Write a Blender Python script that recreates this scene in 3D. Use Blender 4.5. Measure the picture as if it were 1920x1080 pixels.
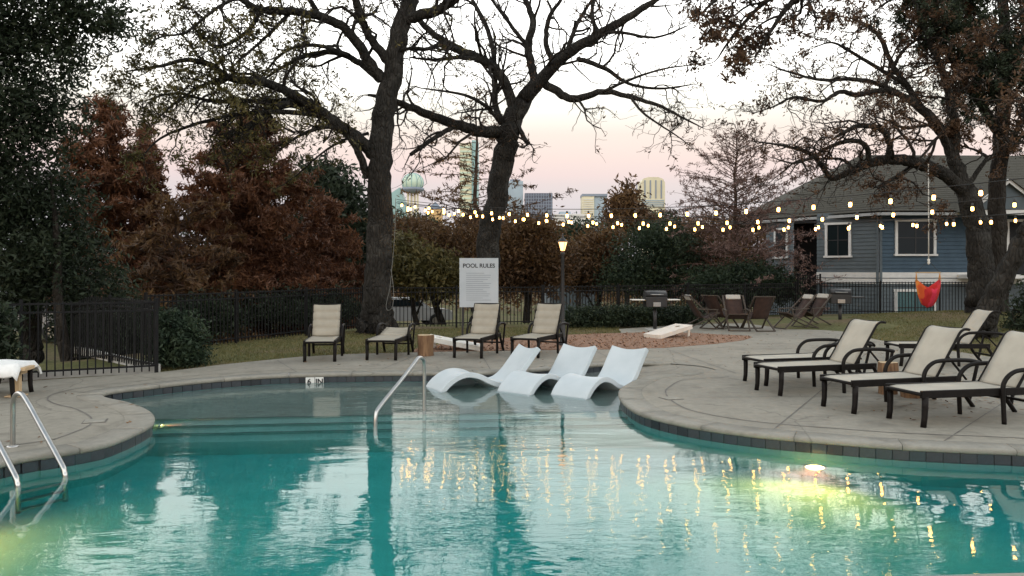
import bpy, bmesh, math, random
import numpy as np
from mathutils import Vector, Matrix
from mathutils.geometry import tessellate_polygon

for o in list(bpy.data.objects): bpy.data.objects.remove(o)
scene = bpy.context.scene
COL = scene.collection
R = math.radians
random.seed(7)
RNG = np.random.default_rng(11)

# ------------------------------------------------------------------ camera
FOC, EYE, CX, HY = 1500.0, 1.75, 960.0, 505.0      # survey of the view: focal length in pixels, eye height, horizon row
cam_d = bpy.data.cameras.new("camera")
cam_d.sensor_width = 36.0
cam_d.lens = FOC / 1920 * 36.0
cam_d.shift_y = -(540 - HY) / 1920
cam_d.clip_start = 0.05
cam_d.clip_end = 6000
cam = bpy.data.objects.new("camera", cam_d)
cam.location = (0, 0, EYE)
cam.rotation_euler = (R(90), 0, 0)
COL.objects.link(cam)
scene.camera = cam

# ------------------------------------------------------------------ sky and sun (dusk, sun just down behind the viewer)
SUN_EL, SUN_AZ = 3.0, 205.0        # degrees; azimuth clockwise from +Y: behind and to the left
world = bpy.data.worlds.new("World")
scene.world = world
world.use_nodes = True
nt = world.node_tree
nt.nodes.clear()
out = nt.nodes.new("ShaderNodeOutputWorld")
bg = nt.nodes.new("ShaderNodeBackground"); bg.inputs["Strength"].default_value = 1.0
bg2 = nt.nodes.new("ShaderNodeBackground"); bg2.inputs["Strength"].default_value = 0.05
add = nt.nodes.new("ShaderNodeAddShader")
sky = nt.nodes.new("ShaderNodeTexSky"); sky.sky_type = 'NISHITA'; sky.sun_disc = False
sky.sun_elevation = R(SUN_EL); sky.sun_rotation = R(SUN_AZ)
tc = nt.nodes.new("ShaderNodeTexCoord")
sep = nt.nodes.new("ShaderNodeSeparateXYZ")
asin = nt.nodes.new("ShaderNodeMath"); asin.operation = 'ARCSINE'
div = nt.nodes.new("ShaderNodeMath"); div.operation = 'DIVIDE'; div.inputs[1].default_value = R(90)
ramp = nt.nodes.new("ShaderNodeValToRGB")
cr = ramp.color_ramp
stops = [(0.0, (.46, .50, .61)), (2.5, (.54, .55, .65)), (4.2, (.63, .59, .68)), (5.9, (.73, .62, .66)), (6.65, (.82, .64, .66)), (7.8, (.89, .69, .665)), (9.6, (.93, .78, .71)),
         (11.1, (1.05, .99, .89)), (12.3, (1.5, 1.43, 1.32)), (13.8, (2.05, 2.0, 1.90)), (18.0, (2.5, 2.46, 2.38)), (25, (2.6, 2.58, 2.52)), (35, (1.9, 1.94, 1.93)), (50, (.82, .89, .95)), (90, (.42, .52, .63))]
cr.elements.remove(cr.elements[1])
cr.elements[0].position = 0.0; cr.elements[0].color = (*stops[0][1], 1)
for deg, c in stops[1:]:
    e = cr.elements.new(deg / 90.0); e.color = (*c, 1)
nt.links.new(tc.outputs["Generated"], sep.inputs[0])
nt.links.new(sep.outputs["Z"], asin.inputs[0])
nt.links.new(asin.outputs[0], div.inputs[0])
nt.links.new(div.outputs[0], ramp.inputs[0])
nt.links.new(ramp.outputs[0], bg.inputs["Color"])
nt.links.new(sky.outputs[0], bg2.inputs["Color"])
nt.links.new(bg.outputs[0], add.inputs[0]); nt.links.new(bg2.outputs[0], add.inputs[1])
nt.links.new(add.outputs[0], out.inputs["Surface"])

sun_d = bpy.data.lights.new("sun", 'SUN')
sun_d.energy = 0.18; sun_d.angle = R(25); sun_d.color = (1.0, .86, .66)
sun = bpy.data.objects.new("sun", sun_d)
_el, _az = R(9), R(SUN_AZ)
_to = Vector((math.sin(_az) * math.cos(_el), math.cos(_az) * math.cos(_el), math.sin(_el)))
sun.rotation_euler = _to.to_track_quat('Z', 'Y').to_euler()
COL.objects.link(sun)

vs = scene.view_settings
vs.view_transform = 'Standard'; vs.look = 'None'; vs.exposure = 0.0; vs.gamma = 1.0; vs.use_curve_mapping = False
cy = scene.cycles
cy.max_bounces = 10; cy.diffuse_bounces = 3; cy.glossy_bounces = 5; cy.transmission_bounces = 8; cy.transparent_max_bounces = 8
cy.sample_clamp_indirect = 16.0; cy.sample_clamp_direct = 0.0
cy.use_denoising = True

# ------------------------------------------------------------------ helpers
def W(px, py, d):
    """a point seen at (px, py) that stands d metres ahead"""
    return Vector(((px - CX) / FOC * d, d, EYE + (HY - py) / FOC * d))
def G(px, py, z=0.0):
    """a point of the level z seen at (px, py)"""
    d = (EYE - z) * FOC / (py - HY)
    return Vector(((px - CX) / FOC * d, d, z))

def tag(o, label=None, cat=None, group=None, kind=None):
    if label: o["label"] = label
    if cat: o["category"] = cat
    if group: o["group"] = group
    if kind: o["kind"] = kind
    return o
def empty(name, loc=(0, 0, 0), rz=0.0):
    o = bpy.data.objects.new(name, None)
    o.empty_display_size = .2
    o.location = loc; o.rotation_euler = (0, 0, rz)
    COL.objects.link(o)
    return o
def link(name, me, parent=None, loc=None, rot=None, mat=None):
    o = bpy.data.objects.new(name, me)
    if mat is not None and len(me.materials) == 0: me.materials.append(mat)
    if loc is not None: o.location = loc
    if rot is not None: o.rotation_euler = rot
    COL.objects.link(o)
    if parent is not None: o.parent = parent
    return o
def copy_tree(o, parent=None):
    c = o.copy(); COL.objects.link(c); c.parent = parent
    for ch in list(o.children): copy_tree(ch, c)
    return c

def np_mesh(name, V, quads=None, tris=None, smooth=True):
    V = np.asarray(V, dtype=np.float32).reshape(-1, 3)
    me = bpy.data.meshes.new(name)
    idx, starts, p = [], [], 0
    if quads is not None and len(quads):
        q = np.asarray(quads, dtype=np.int32).reshape(-1, 4)
        idx.append(q.ravel()); starts.append(np.arange(len(q)) * 4); p = len(q) * 4
    if tris is not None and len(tris):
        t = np.asarray(tris, dtype=np.int32).reshape(-1, 3)
        idx.append(t.ravel()); starts.append(p + np.arange(len(t)) * 3)
    idx = np.concatenate(idx); starts = np.concatenate(starts).astype(np.int32)
    me.vertices.add(len(V)); me.vertices.foreach_set("co", V.ravel())
    me.loops.add(len(idx)); me.loops.foreach_set("vertex_index", idx)
    me.polygons.add(len(starts)); me.polygons.foreach_set("loop_start", starts)
    me.polygons.foreach_set("use_smooth", np.full(len(starts), smooth))
    me.update(calc_edges=True)
    return me

class MB:
    """collects boxes, bars, tubes, sheets and builds them as one mesh"""
    def __init__(s): s.v, s.f, s.sm = [], [], []
    def raw(s, vs_, fs, smooth=False):
        b = len(s.v); s.v += [tuple(p) for p in vs_]
        for f in fs: s.f.append(tuple(b + i for i in f)); s.sm.append(smooth)
        return s
    def box(s, c, size, rot=None, bev=0.0):
        hx, hy, hz = size[0] / 2, size[1] / 2, size[2] / 2
        if bev > 0:
            bm = bmesh.new(); bmesh.ops.create_cube(bm, size=1.0)
            bmesh.ops.scale(bm, vec=Vector(size), verts=bm.verts)
            bmesh.ops.bevel(bm, geom=list(bm.edges), offset=bev, segments=2, affect='EDGES', profile=.6)
            vs_ = [v.co.copy() for v in bm.verts]; bm.verts.index_update(); fs = [[v.index for v in f.verts] for f in bm.faces]; bm.free()
        else:
            vs_ = [Vector((x, y, z)) for z in (-hz, hz) for y in (-hy, hy) for x in (-hx, hx)]
            fs = [(0, 2, 3, 1), (4, 5, 7, 6), (0, 1, 5, 4), (2, 6, 7, 3), (0, 4, 6, 2), (1, 3, 7, 5)]
        if rot is not None: vs_ = [rot @ v for v in vs_]
        c = Vector(c)
        return s.raw([v + c for v in vs_], fs)
    def bar(s, a, b, w, h=None, up=(0, 0, 1), bev=0.0):
        """box beam from a to b"""
        a, b = Vector(a), Vector(b); h = h or w
        x = (b - a); L = x.length; x.normalize()
        up = Vector(up)
        if abs(x.dot(up)) > .98: up = Vector((0, 1, 0)) if abs(x.y) < .9 else Vector((1, 0, 0))
        y = up.cross(x).normalized(); z = x.cross(y)
        m = Matrix((x, y, z)).transposed()
        return s.box((a + b) / 2, (L, w, h), m, bev)
    def tube(s, pts, r, sides=8, cap=True, smooth=True):
        pts = [Vector(p) for p in pts]; n = len(pts)
        rr = r if isinstance(r, (list, tuple)) else [r] * n
        t0 = (pts[1] - pts[0]).normalized()
        ref = Vector((0, 0, 1)) if abs(t0.z) < .9 else Vector((1, 0, 0))
        u = t0.cross(ref).normalized(); vs_ = []
        for i in range(n):
            t = (pts[min(i + 1, n - 1)] - pts[max(i - 1, 0)]).normalized()
            u = (u - t * u.dot(t)).normalized(); w = t.cross(u)
            for k in range(sides):
                a = 2 * math.pi * k / sides
                vs_.append(pts[i] + (u * math.cos(a) + w * math.sin(a)) * rr[i])
        fs = [(i * sides + k, i * sides + (k + 1) % sides, (i + 1) * sides + (k + 1) % sides, (i + 1) * sides + k) for i in range(n - 1) for k in range(sides)]
        s.raw(vs_, fs, smooth)
        if cap:
            s.raw(vs_[:sides], [tuple(range(sides))[::-1]]); s.raw(vs_[-sides:], [tuple(range(sides))])
        return s
    def lathe(s, prof, sides=16, c=(0, 0, 0), smooth=True):
        c = Vector(c); vs_ = []
        for (r, z) in prof:
            for k in range(sides):
                a = 2 * math.pi * k / sides; vs_.append(c + Vector((r * math.cos(a), r * math.sin(a), z)))
        n = len(prof)
        fs = [(i * sides + k, i * sides + (k + 1) % sides, (i + 1) * sides + (k + 1) % sides, (i + 1) * sides + k) for i in range(n - 1) for k in range(sides)]
        return s.raw(vs_, fs, smooth)
    def prism(s, poly, z0, z1, holes=()):
        rings = [[Vector((p[0], p[1], 0)) for p in poly]] + [[Vector((p[0], p[1], 0)) for p in h] for h in holes]
        tri = tessellate_polygon(rings); flat = [p for r in rings for p in r]
        s.raw([(p.x, p.y, z1) for p in flat], tri_up(flat, tri))
        if z0 is not None:
            s.raw([(p.x, p.y, z0) for p in flat], [t[::-1] for t in tri_up(flat, tri)])
            for r in rings:
                n = len(r); b = [(p.x, p.y, z0) for p in r] + [(p.x, p.y, z1) for p in r]
                s.raw(b, [(i, (i + 1) % n, n + (i + 1) % n, n + i) for i in range(n)])
        return s
    def sheet(s, grid, thick=0.0, smooth=True):
        """grid: list of rows of points; thick: extruded along the sheet normal"""
        m, n = len(grid), len(grid[0]); g = [[Vector(p) for p in row] for row in grid]
        top = [p for row in g for p in row]
        fs = [(i * n + j, i * n + j + 1, (i + 1) * n + j + 1, (i + 1) * n + j) for i in range(m - 1) for j in range(n - 1)]
        s.raw(top, fs, smooth)
        if thick:
            bot = []
            for i in range(m):
                for j in range(n):
                    du = g[min(i + 1, m - 1)][j] - g[max(i - 1, 0)][j]; dv = g[i][min(j + 1, n - 1)] - g[i][max(j - 1, 0)]
                    bot.append(g[i][j] - dv.cross(du).normalized() * -thick)
            s.raw(bot, [f[::-1] for f in fs], smooth)
            N = m * n
            edge = [i * n for i in range(m)] + [(m - 1) * n + j for j in range(1, n)] + [i * n + n - 1 for i in range(m - 2, -1, -1)] + [j for j in range(n - 2, 0, -1)]
            allv = top + bot; k = len(edge)
            s.raw(allv, [(edge[a], edge[(a + 1) % k], N + edge[(a + 1) % k], N + edge[a]) for a in range(k)], False)
        return s
    def mesh(s, name):
        me = bpy.data.meshes.new(name); me.from_pydata(s.v, [], s.f)
        me.polygons.foreach_set("use_smooth", s.sm); me.update()
        bm = bmesh.new(); bm.from_mesh(me); bmesh.ops.remove_doubles(bm, verts=bm.verts, dist=1e-5)
        bmesh.ops.recalc_face_normals(bm, faces=bm.faces); bm.to_mesh(me); bm.free()
        return me
    def build(s, name, mat, parent=None, loc=None, rot=None):
        return link(name, s.mesh(name), parent, loc, rot, mat)
def tri_up(flat, tri):
    r = []
    for t in tri:
        a, b, c = (flat[i] for i in t)
        r.append(tuple(t) if (b - a).cross(c - a).z > 0 else tuple(t[::-1]))
    return r

def spline(pts, n=8, closed=False):
    """Catmull-Rom through pts"""
    P = [Vector(p) for p in pts]; N = len(P); res = []
    for i in range(N if closed else N - 1):
        g = (lambda k: P[k % N]) if closed else (lambda k: P[min(max(k, 0), N - 1)])
        p0, p1, p2, p3 = g(i - 1), g(i), g(i + 1), g(i + 2)
        for k in range(n):
            t = k / n
            res.append(.5 * ((2 * p1) + (p2 - p0) * t + (2 * p0 - 5 * p1 + 4 * p2 - p3) * t * t + (3 * p1 - p0 - 3 * p2 + p3) * t ** 3))
    if not closed: res.append(P[-1])
    return res
def resample(pts, step, closed=False):
    P = [Vector(p) for p in pts] + ([Vector(pts[0])] if closed else [])
    L = [0.0]
    for a, b in zip(P, P[1:]): L.append(L[-1] + (b - a).length)
    n = max(2, round(L[-1] / step)); res = []; j = 0
    for k in range(n if closed else n + 1):
        s = L[-1] * k / n
        while j < len(L) - 2 and L[j + 1] < s: j += 1
        t = (s - L[j]) / max(1e-9, L[j + 1] - L[j]); res.append(P[j].lerp(P[j + 1], t))
    return res

# ------------------------------------------------------------------ materials
def mat(name, c1, c2=None, rough=.7, scale=4.0, detail=5.0, bump=0.0, bscale=None, metal=0.0, spec=.5, stretch=(1, 1, 1), coords="Object", ramp_pos=(.35, .65), bdist=.02, c3=None):
    m = bpy.data.materials.new(name); m.use_nodes = True
    n = m.node_tree.nodes; l = m.node_tree.links; b = n["Principled BSDF"]
    b.inputs["Roughness"].default_value = rough; b.inputs["Metallic"].default_value = metal
    b.inputs["Specular IOR Level"].default_value = spec
    b.inputs["Base Color"].default_value = (*c1, 1)
    if c2 is not None or bump:
        t = n.new("ShaderNodeTexCoord"); mp = n.new("ShaderNodeMapping"); mp.inputs["Scale"].default_value = stretch
        l.new(t.outputs[coords], mp.inputs[0])
    if c2 is not None:
        nz = n.new("ShaderNodeTexNoise"); nz.inputs["Scale"].default_value = scale; nz.inputs["Detail"].default_value = detail
        nz.inputs["Roughness"].default_value = .6
        l.new(mp.outputs[0], nz.inputs["Vector"])
        rp = n.new("ShaderNodeValToRGB"); e = rp.color_ramp.elements
        e[0].position, e[1].position = ramp_pos; e[0].color = (*c1, 1); e[1].color = (*c2, 1)
        if c3 is not None:
            e3 = rp.color_ramp.elements.new(min(.98, ramp_pos[1] + .12)); e3.color = (*c3, 1)
        l.new(nz.outputs["Fac"], rp.inputs[0]); l.new(rp.outputs[0], b.inputs["Base Color"])
    if bump:
        n2 = n.new("ShaderNodeTexNoise"); n2.inputs["Scale"].default_value = bscale or scale * 4; n2.inputs["Detail"].default_value = 6
        l.new(mp.outputs[0], n2.inputs["Vector"])
        bp = n.new("ShaderNodeBump"); bp.inputs["Strength"].default_value = bump; bp.inputs["Distance"].default_value = bdist
        l.new(n2.outputs["Fac"], bp.inputs["Height"]); l.new(bp.outputs[0], b.inputs["Normal"])
    return m
def emis(name, col, strength, sample=False):
    m = bpy.data.materials.new(name); m.use_nodes = True
    b = m.node_tree.nodes["Principled BSDF"]
    b.inputs["Base Color"].default_value = (*col, 1); b.inputs["Emission Color"].default_value = (*col, 1); b.inputs["Emission Strength"].default_value = strength
    if not sample:
        try: m.cycles.emission_sampling = 'NONE'
        except Exception: pass
    return m
def leaf_mat(name, cols, scale=.8, trans=.25, rough=.6):
    """leaves: colour differs from clump to clump and leaf to leaf"""
    m = bpy.data.materials.new(name); m.use_nodes = True
    n = m.node_tree.nodes; l = m.node_tree.links; b = n["Principled BSDF"]
    t = n.new("ShaderNodeTexCoord"); a = n.new("ShaderNodeTexNoise"); a.inputs["Scale"].default_value = scale; a.inputs["Detail"].default_value = 2
    w = n.new("ShaderNodeTexWhiteNoise"); w.noise_dimensions = '3D'
    sn = n.new("ShaderNodeVectorMath"); sn.operation = 'SNAP'; sn.inputs[1].default_value = (.12, .12, .12)
    l.new(t.outputs["Object"], a.inputs["Vector"]); l.new(t.outputs["Object"], sn.inputs[0]); l.new(sn.outputs[0], w.inputs["Vector"])
    mx = n.new("ShaderNodeMath"); mx.operation = 'MULTIPLY_ADD'; mx.inputs[1].default_value = .45
    l.new(w.outputs["Value"], mx.inputs[0]); 
    sb = n.new("ShaderNodeMath"); sb.operation = 'ADD'; sb.inputs[1].default_value = -.22
    l.new(a.outputs["Fac"], sb.inputs[0]); l.new(sb.outputs[0], mx.inputs[2])
    rp = n.new("ShaderNodeValToRGB"); e = rp.color_ramp.elements
    e[0].position, e[1].position = .25, .75; e[0].color = (*cols[0], 1); e[1].color = (*cols[-1], 1)
    for i, c in enumerate(cols[1:-1]):
        q = e.new(.25 + .5 * (i + 1) / (len(cols) - 1)); q.color = (*c, 1)
    l.new(mx.outputs[0], rp.inputs[0]); l.new(rp.outputs[0], b.inputs["Base Color"])
    b.inputs["Roughness"].default_value = rough; b.inputs["Specular IOR Level"].default_value = .25
    tr = n.new("ShaderNodeBsdfTranslucent"); l.new(rp.outputs[0], tr.inputs["Color"])
    ms = n.new("ShaderNodeMixShader"); ms.inputs[0].default_value = trans
    l.new(b.outputs[0], ms.inputs[1]); l.new(tr.outputs[0], ms.inputs[2]); l.new(ms.outputs[0], n["Material Output"].inputs["Surface"])
    return m

M = {}
def bark_mat(name, c1, c2, c3):
    m = bpy.data.materials.new(name); m.use_nodes = True
    n = m.node_tree.nodes; l = m.node_tree.links; b = n["Principled BSDF"]
    t = n.new("ShaderNodeTexCoord"); mp = n.new("ShaderNodeMapping"); mp.inputs["Scale"].default_value = (1, 1, .28)
    l.new(t.outputs["Object"], mp.inputs[0])
    dn = n.new("ShaderNodeTexNoise"); dn.inputs["Scale"].default_value = 3; dn.inputs["Detail"].default_value = 3
    l.new(mp.outputs[0], dn.inputs["Vector"])
    mixv = n.new("ShaderNodeMix"); mixv.data_type = 'VECTOR'; mixv.inputs[0].default_value = .12
    l.new(mp.outputs[0], mixv.inputs[4]); l.new(dn.outputs["Color"], mixv.inputs[5])
    v = n.new("ShaderNodeTexVoronoi"); v.feature = 'DISTANCE_TO_EDGE'; v.inputs["Scale"].default_value = 13
    l.new(mixv.outputs[1], v.inputs["Vector"])
    r2 = n.new("ShaderNodeValToRGB"); r2.color_ramp.elements[0].position = .0; r2.color_ramp.elements[1].position = .22
    l.new(v.outputs["Distance"], r2.inputs[0])
    nz = n.new("ShaderNodeTexNoise"); nz.inputs["Scale"].default_value = 2.2; nz.inputs["Detail"].default_value = 8; nz.inputs["Roughness"].default_value = .7
    l.new(t.outputs["Object"], nz.inputs["Vector"])
    rp = n.new("ShaderNodeValToRGB"); e = rp.color_ramp.elements
    e[0].position, e[1].position = .32, .70; e[0].color = (*c1, 1); e[1].color = (*c3, 1); q = e.new(.5); q.color = (*c2, 1)
    l.new(nz.outputs["Fac"], rp.inputs[0]); l.new(rp.outputs[0], b.inputs["Base Color"])
    b.inputs["Roughness"].default_value = .9; b.inputs["Specular IOR Level"].default_value = .2
    bp = n.new("ShaderNodeBump"); bp.inputs["Strength"].default_value = .9; bp.inputs["Distance"].default_value = .05
    l.new(r2.outputs[0], bp.inputs["Height"]); l.new(bp.outputs[0], b.inputs["Normal"])
    return m
M["bark"] = bark_mat("oak_bark", (.013, .012, .0105), (.026, .024, .021), (.062, .058, .051))
M["bark_dark"] = bark_mat("dark_bark", (.014, .012, .010), (.026, .022, .018), (.05, .044, .037))
M["bark_red"] = bark_mat("cypress_bark", (.04, .026, .018), (.075, .05, .036), (.12, .09, .07))
M["bark_light"] = bark_mat("pale_bark", (.035, .032, .026), (.075, .068, .054), (.13, .12, .098))
M["twig"] = mat("twig_bark", (.016, .014, .012), (.032, .027, .023), rough=.9, scale=3, spec=.2)
M["twig_red"] = mat("cypress_twig", (.07, .042, .03), (.11, .07, .055), rough=.9, scale=3, spec=.2)
M["lf_live"] = leaf_mat("live_oak_leaf", [(.012, .020, .011), (.022, .034, .018), (.040, .054, .030)])
M["lf_rust"] = leaf_mat("cypress_needle", [(.070, .030, .017), (.130, .056, .029), (.195, .092, .046)], scale=.6)
M["lf_rust2"] = leaf_mat("rusty_leaf", [(.050, .030, .016), (.105, .056, .026), (.165, .098, .040)], scale=.5)
M["lf_olive"] = leaf_mat("olive_leaf", [(.05, .045, .016), (.095, .085, .028), (.15, .12, .045)], scale=1.0)
M["lf_brown"] = leaf_mat("dry_oak_leaf", [(.035, .020, .012), (.075, .042, .024), (.13, .076, .042)], scale=1.0)
M["lf_green"] = leaf_mat("shrub_leaf", [(.012, .024, .014), (.026, .044, .024), (.048, .068, .036)], scale=.8)
M["lf_pink"] = leaf_mat("bare_cypress_spray", [(.12, .07, .06), (.18, .115, .10), (.24, .16, .14)], scale=.8)
M["lf_hedge"] = leaf_mat("hedge_leaf", [(.012, .02, .012), (.022, .034, .018), (.035, .05, .026)], scale=1.5)
# ------------------------------------------------------------------ surface materials
def concrete_mat(name, c1, c2, cs):
    m = bpy.data.materials.new(name); m.use_nodes = True
    n = m.node_tree.nodes; l = m.node_tree.links; b = n["Principled BSDF"]
    t = n.new("ShaderNodeTexCoord")
    a = n.new("ShaderNodeTexNoise"); a.inputs["Scale"].default_value = .55; a.inputs["Detail"].default_value = 7; a.inputs["Roughness"].default_value = .62
    f = n.new("ShaderNodeTexNoise"); f.inputs["Scale"].default_value = 9; f.inputs["Detail"].default_value = 8; f.inputs["Roughness"].default_value = .7
    s = n.new("ShaderNodeTexNoise"); s.inputs["Scale"].default_value = 2.3; s.inputs["Detail"].default_value = 6; s.inputs["Distortion"].default_value = .6
    for q in (a, f, s): l.new(t.outputs["Object"], q.inputs["Vector"])
    rp = n.new("ShaderNodeValToRGB"); e = rp.color_ramp.elements; e[0].position, e[1].position = .34, .66; e[0].color = (*c1, 1); e[1].color = (*c2, 1)
    l.new(a.outputs["Fac"], rp.inputs[0])
    r2 = n.new("ShaderNodeValToRGB"); e = r2.color_ramp.elements; e[0].position, e[1].position = .30, .72; e[0].color = (.80, .80, .80, 1); e[1].color = (1.12, 1.12, 1.12, 1)
    l.new(f.outputs["Fac"], r2.inputs[0])
    mu = n.new("ShaderNodeMix"); mu.data_type = 'RGBA'; mu.blend_type = 'MULTIPLY'; mu.inputs[0].default_value = 1
    l.new(rp.outputs[0], mu.inputs[6]); l.new(r2.outputs[0], mu.inputs[7])
    r3 = n.new("ShaderNodeValToRGB"); e = r3.color_ramp.elements; e[0].position, e[1].position = .54, .72; e[0].color = (0, 0, 0, 1); e[1].color = (.8, .8, .8, 1)
    l.new(s.outputs["Fac"], r3.inputs[0])
    m2 = n.new("ShaderNodeMix"); m2.data_type = 'RGBA'; l.new(r3.outputs[0], m2.inputs[0]); l.new(mu.outputs[2], m2.inputs[6]); m2.inputs[7].default_value = (*cs, 1)
    vc = n.new("ShaderNodeTexVoronoi"); vc.feature = 'DISTANCE_TO_EDGE'; vc.inputs["Scale"].default_value = .33
    wv = n.new("ShaderNodeMix"); wv.data_type = 'VECTOR'; wv.inputs[0].default_value = .22; l.new(t.outputs["Object"], wv.inputs[4]); l.new(s.outputs["Color"], wv.inputs[5]); l.new(wv.outputs[1], vc.inputs["Vector"])
    rc = n.new("ShaderNodeValToRGB"); e = rc.color_ramp.elements; e[0].position, e[1].position = .0008, .0028; e[0].color = (.45, .45, .45, 1); e[1].color = (0, 0, 0, 1); l.new(vc.outputs["Distance"], rc.inputs[0])
    m3 = n.new("ShaderNodeMix"); m3.data_type = 'RGBA'; l.new(rc.outputs[0], m3.inputs[0]); l.new(m2.outputs[2], m3.inputs[6]); m3.inputs[7].default_value = (cs[0] * .4, cs[1] * .4, cs[2] * .4, 1)
    l.new(m3.outputs[2], b.inputs["Base Color"]); b.inputs["Roughness"].default_value = .82; b.inputs["Specular IOR Level"].default_value = .3
    bp = n.new("ShaderNodeBump"); bp.inputs["Strength"].default_value = .35; bp.inputs["Distance"].default_value = .01
    g = n.new("ShaderNodeTexNoise"); g.inputs["Scale"].default_value = 60; g.inputs["Detail"].default_value = 4; l.new(t.outputs["Object"], g.inputs["Vector"])
    l.new(g.outputs["Fac"], bp.inputs["Height"]); l.new(bp.outputs[0], b.inputs["Normal"])
    return m
M["deck"] = concrete_mat("deck_concrete", (.215, .200, .165), (.285, .265, .218), (.155, .142, .116))
M["coping"] = concrete_mat("coping_concrete", (.225, .215, .182), (.30, .285, .243), (.16, .15, .126))
M["joint"] = mat("joint_sealant", (.10, .09, .08), (.16, .15, .13), scale=6, rough=.9)
M["ledge"] = concrete_mat("ledge_plaster", (.225, .25, .235), (.28, .305, .285), (.19, .21, .195))
M["plaster"] = mat("pool_plaster", (.21, .43, .425), (.28, .50, .49), scale=1.5, rough=.7, bump=.1, bscale=40)
M["steptile"] = mat("step_edge_tile", (.03, .05, .06), (.05, .075, .085), scale=20, rough=.4)
TILE_M = [mat("slate_tile_%s" % k, c, tuple(x * 1.6 for x in c), scale=14, rough=.35, bump=.25, bscale=30, bdist=.004) for k, c in
          (("blue", (.022, .029, .036)), ("grey", (.026, .030, .035)), ("dark", (.012, .016, .020)), ("teal", (.021, .032, .037)))]
M["grout"] = mat("grout", (.02, .022, .024), (.04, .042, .045), scale=20, rough=.9)

# water
m = bpy.data.materials.new("pool_water"); m.use_nodes = True
n = m.node_tree.nodes; l = m.node_tree.links; n.remove(n["Principled BSDF"])
gl = n.new("ShaderNodeBsdfGlass"); gl.inputs["IOR"].default_value = 1.333; gl.inputs["Roughness"].default_value = 0.0; gl.inputs["Color"].default_value = (1, 1, 1, 1)
ab = n.new("ShaderNodeVolumeAbsorption"); ab.inputs["Color"].default_value = (0.0, .845, .842, 1); ab.inputs["Density"].default_value = .80
t = n.new("ShaderNodeTexCoord")
def wnoise(scale, sx, sy, det, dist=0.0):
    mp = n.new("ShaderNodeMapping"); mp.inputs["Scale"].default_value = (sx, sy, 1); l.new(t.outputs["Object"], mp.inputs[0])
    q = n.new("ShaderNodeTexNoise"); q.inputs["Scale"].default_value = scale; q.inputs["Detail"].default_value = det; q.inputs["Distortion"].default_value = dist
    l.new(mp.outputs[0], q.inputs["Vector"]); return q
w1 = wnoise(1.6, .5, 1.2, 1.5, .4); w2 = wnoise(8.5, .5, 1.2, 3, .6); w3 = wnoise(.28, 1, .8, 2)
# stretches of breeze: the small ripples come and go over the pool
mr = n.new("ShaderNodeMapRange"); mr.inputs[1].default_value = .40; mr.inputs[2].default_value = .62; mr.inputs[3].default_value = .12; mr.inputs[4].default_value = 1.0
l.new(w3.outputs["Fac"], mr.inputs[0])
mm = n.new("ShaderNodeMath"); mm.operation = 'MULTIPLY'; l.new(w2.outputs["Fac"], mm.inputs[0]); l.new(mr.outputs[0], mm.inputs[1])
b1 = n.new("ShaderNodeBump"); b1.inputs["Strength"].default_value = 1.0; b1.inputs["Distance"].default_value = .0065; l.new(w1.outputs["Fac"], b1.inputs["Height"])
b2 = n.new("ShaderNodeBump"); b2.inputs["Strength"].default_value = 1.0; b2.inputs["Distance"].default_value = .0038; l.new(mm.outputs[0], b2.inputs["Height"]); l.new(b1.outputs[0], b2.inputs["Normal"])
l.new(b2.outputs[0], gl.inputs["Normal"])
l.new(gl.outputs[0], n["Material Output"].inputs["Surface"]); 
sc_ = n.new("ShaderNodeVolumeScatter"); sc_.inputs["Color"].default_value = (1, 1, 1, 1); sc_.inputs["Density"].default_value = .045; sc_.inputs["Anisotropy"].default_value = .3
av = n.new("ShaderNodeAddShader"); l.new(ab.outputs[0], av.inputs[0]); l.new(sc_.outputs[0], av.inputs[1]); l.new(av.outputs[0], n["Material Output"].inputs["Volume"])
M["water"] = m

# ground: winter grass, bare soil and leaf litter
m = bpy.data.materials.new("lawn_soil"); m.use_nodes = True
n = m.node_tree.nodes; l = m.node_tree.links; b = n["Principled BSDF"]; t = n.new("ShaderNodeTexCoord")
a = n.new("ShaderNodeTexNoise"); a.inputs["Scale"].default_value = .5; a.inputs["Detail"].default_value = 6; l.new(t.outputs["Object"], a.inputs["Vector"])
f = n.new("ShaderNodeTexNoise"); f.inputs["Scale"].default_value = 14; f.inputs["Detail"].default_value = 6; l.new(t.outputs["Object"], f.inputs["Vector"])
rp = n.new("ShaderNodeValToRGB"); e = rp.color_ramp.elements; e[0].position, e[1].position = .36, .62; e[0].color = (.105, .11, .045, 1); e[1].color = (.16, .125, .075, 1)
q = e.new(.5); q.color = (.13, .125, .055, 1); l.new(a.outputs["Fac"], rp.inputs[0])
r2 = n.new("ShaderNodeValToRGB"); e = r2.color_ramp.elements; e[0].position, e[1].position = .3, .7; e[0].color = (.6, .6, .6, 1); e[1].color = (1.2, 1.2, 1.2, 1); l.new(f.outputs["Fac"], r2.inputs[0])
mu = n.new("ShaderNodeMix"); mu.data_type = 'RGBA'; mu.blend_type = 'MULTIPLY'; mu.inputs[0].default_value = 1
l.new(rp.outputs[0], mu.inputs[6]); l.new(r2.outputs[0], mu.inputs[7]); l.new(mu.outputs[2], b.inputs["Base Color"])
b.inputs["Roughness"].default_value = .95; b.inputs["Specular IOR Level"].default_value = .1
bp = n.new("ShaderNodeBump"); bp.inputs["Strength"].default_value = .8; bp.inputs["Distance"].default_value = .04; l.new(f.outputs["Fac"], bp.inputs["Height"]); l.new(bp.outputs[0], b.inputs["Normal"])
M["ground"] = m
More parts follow.
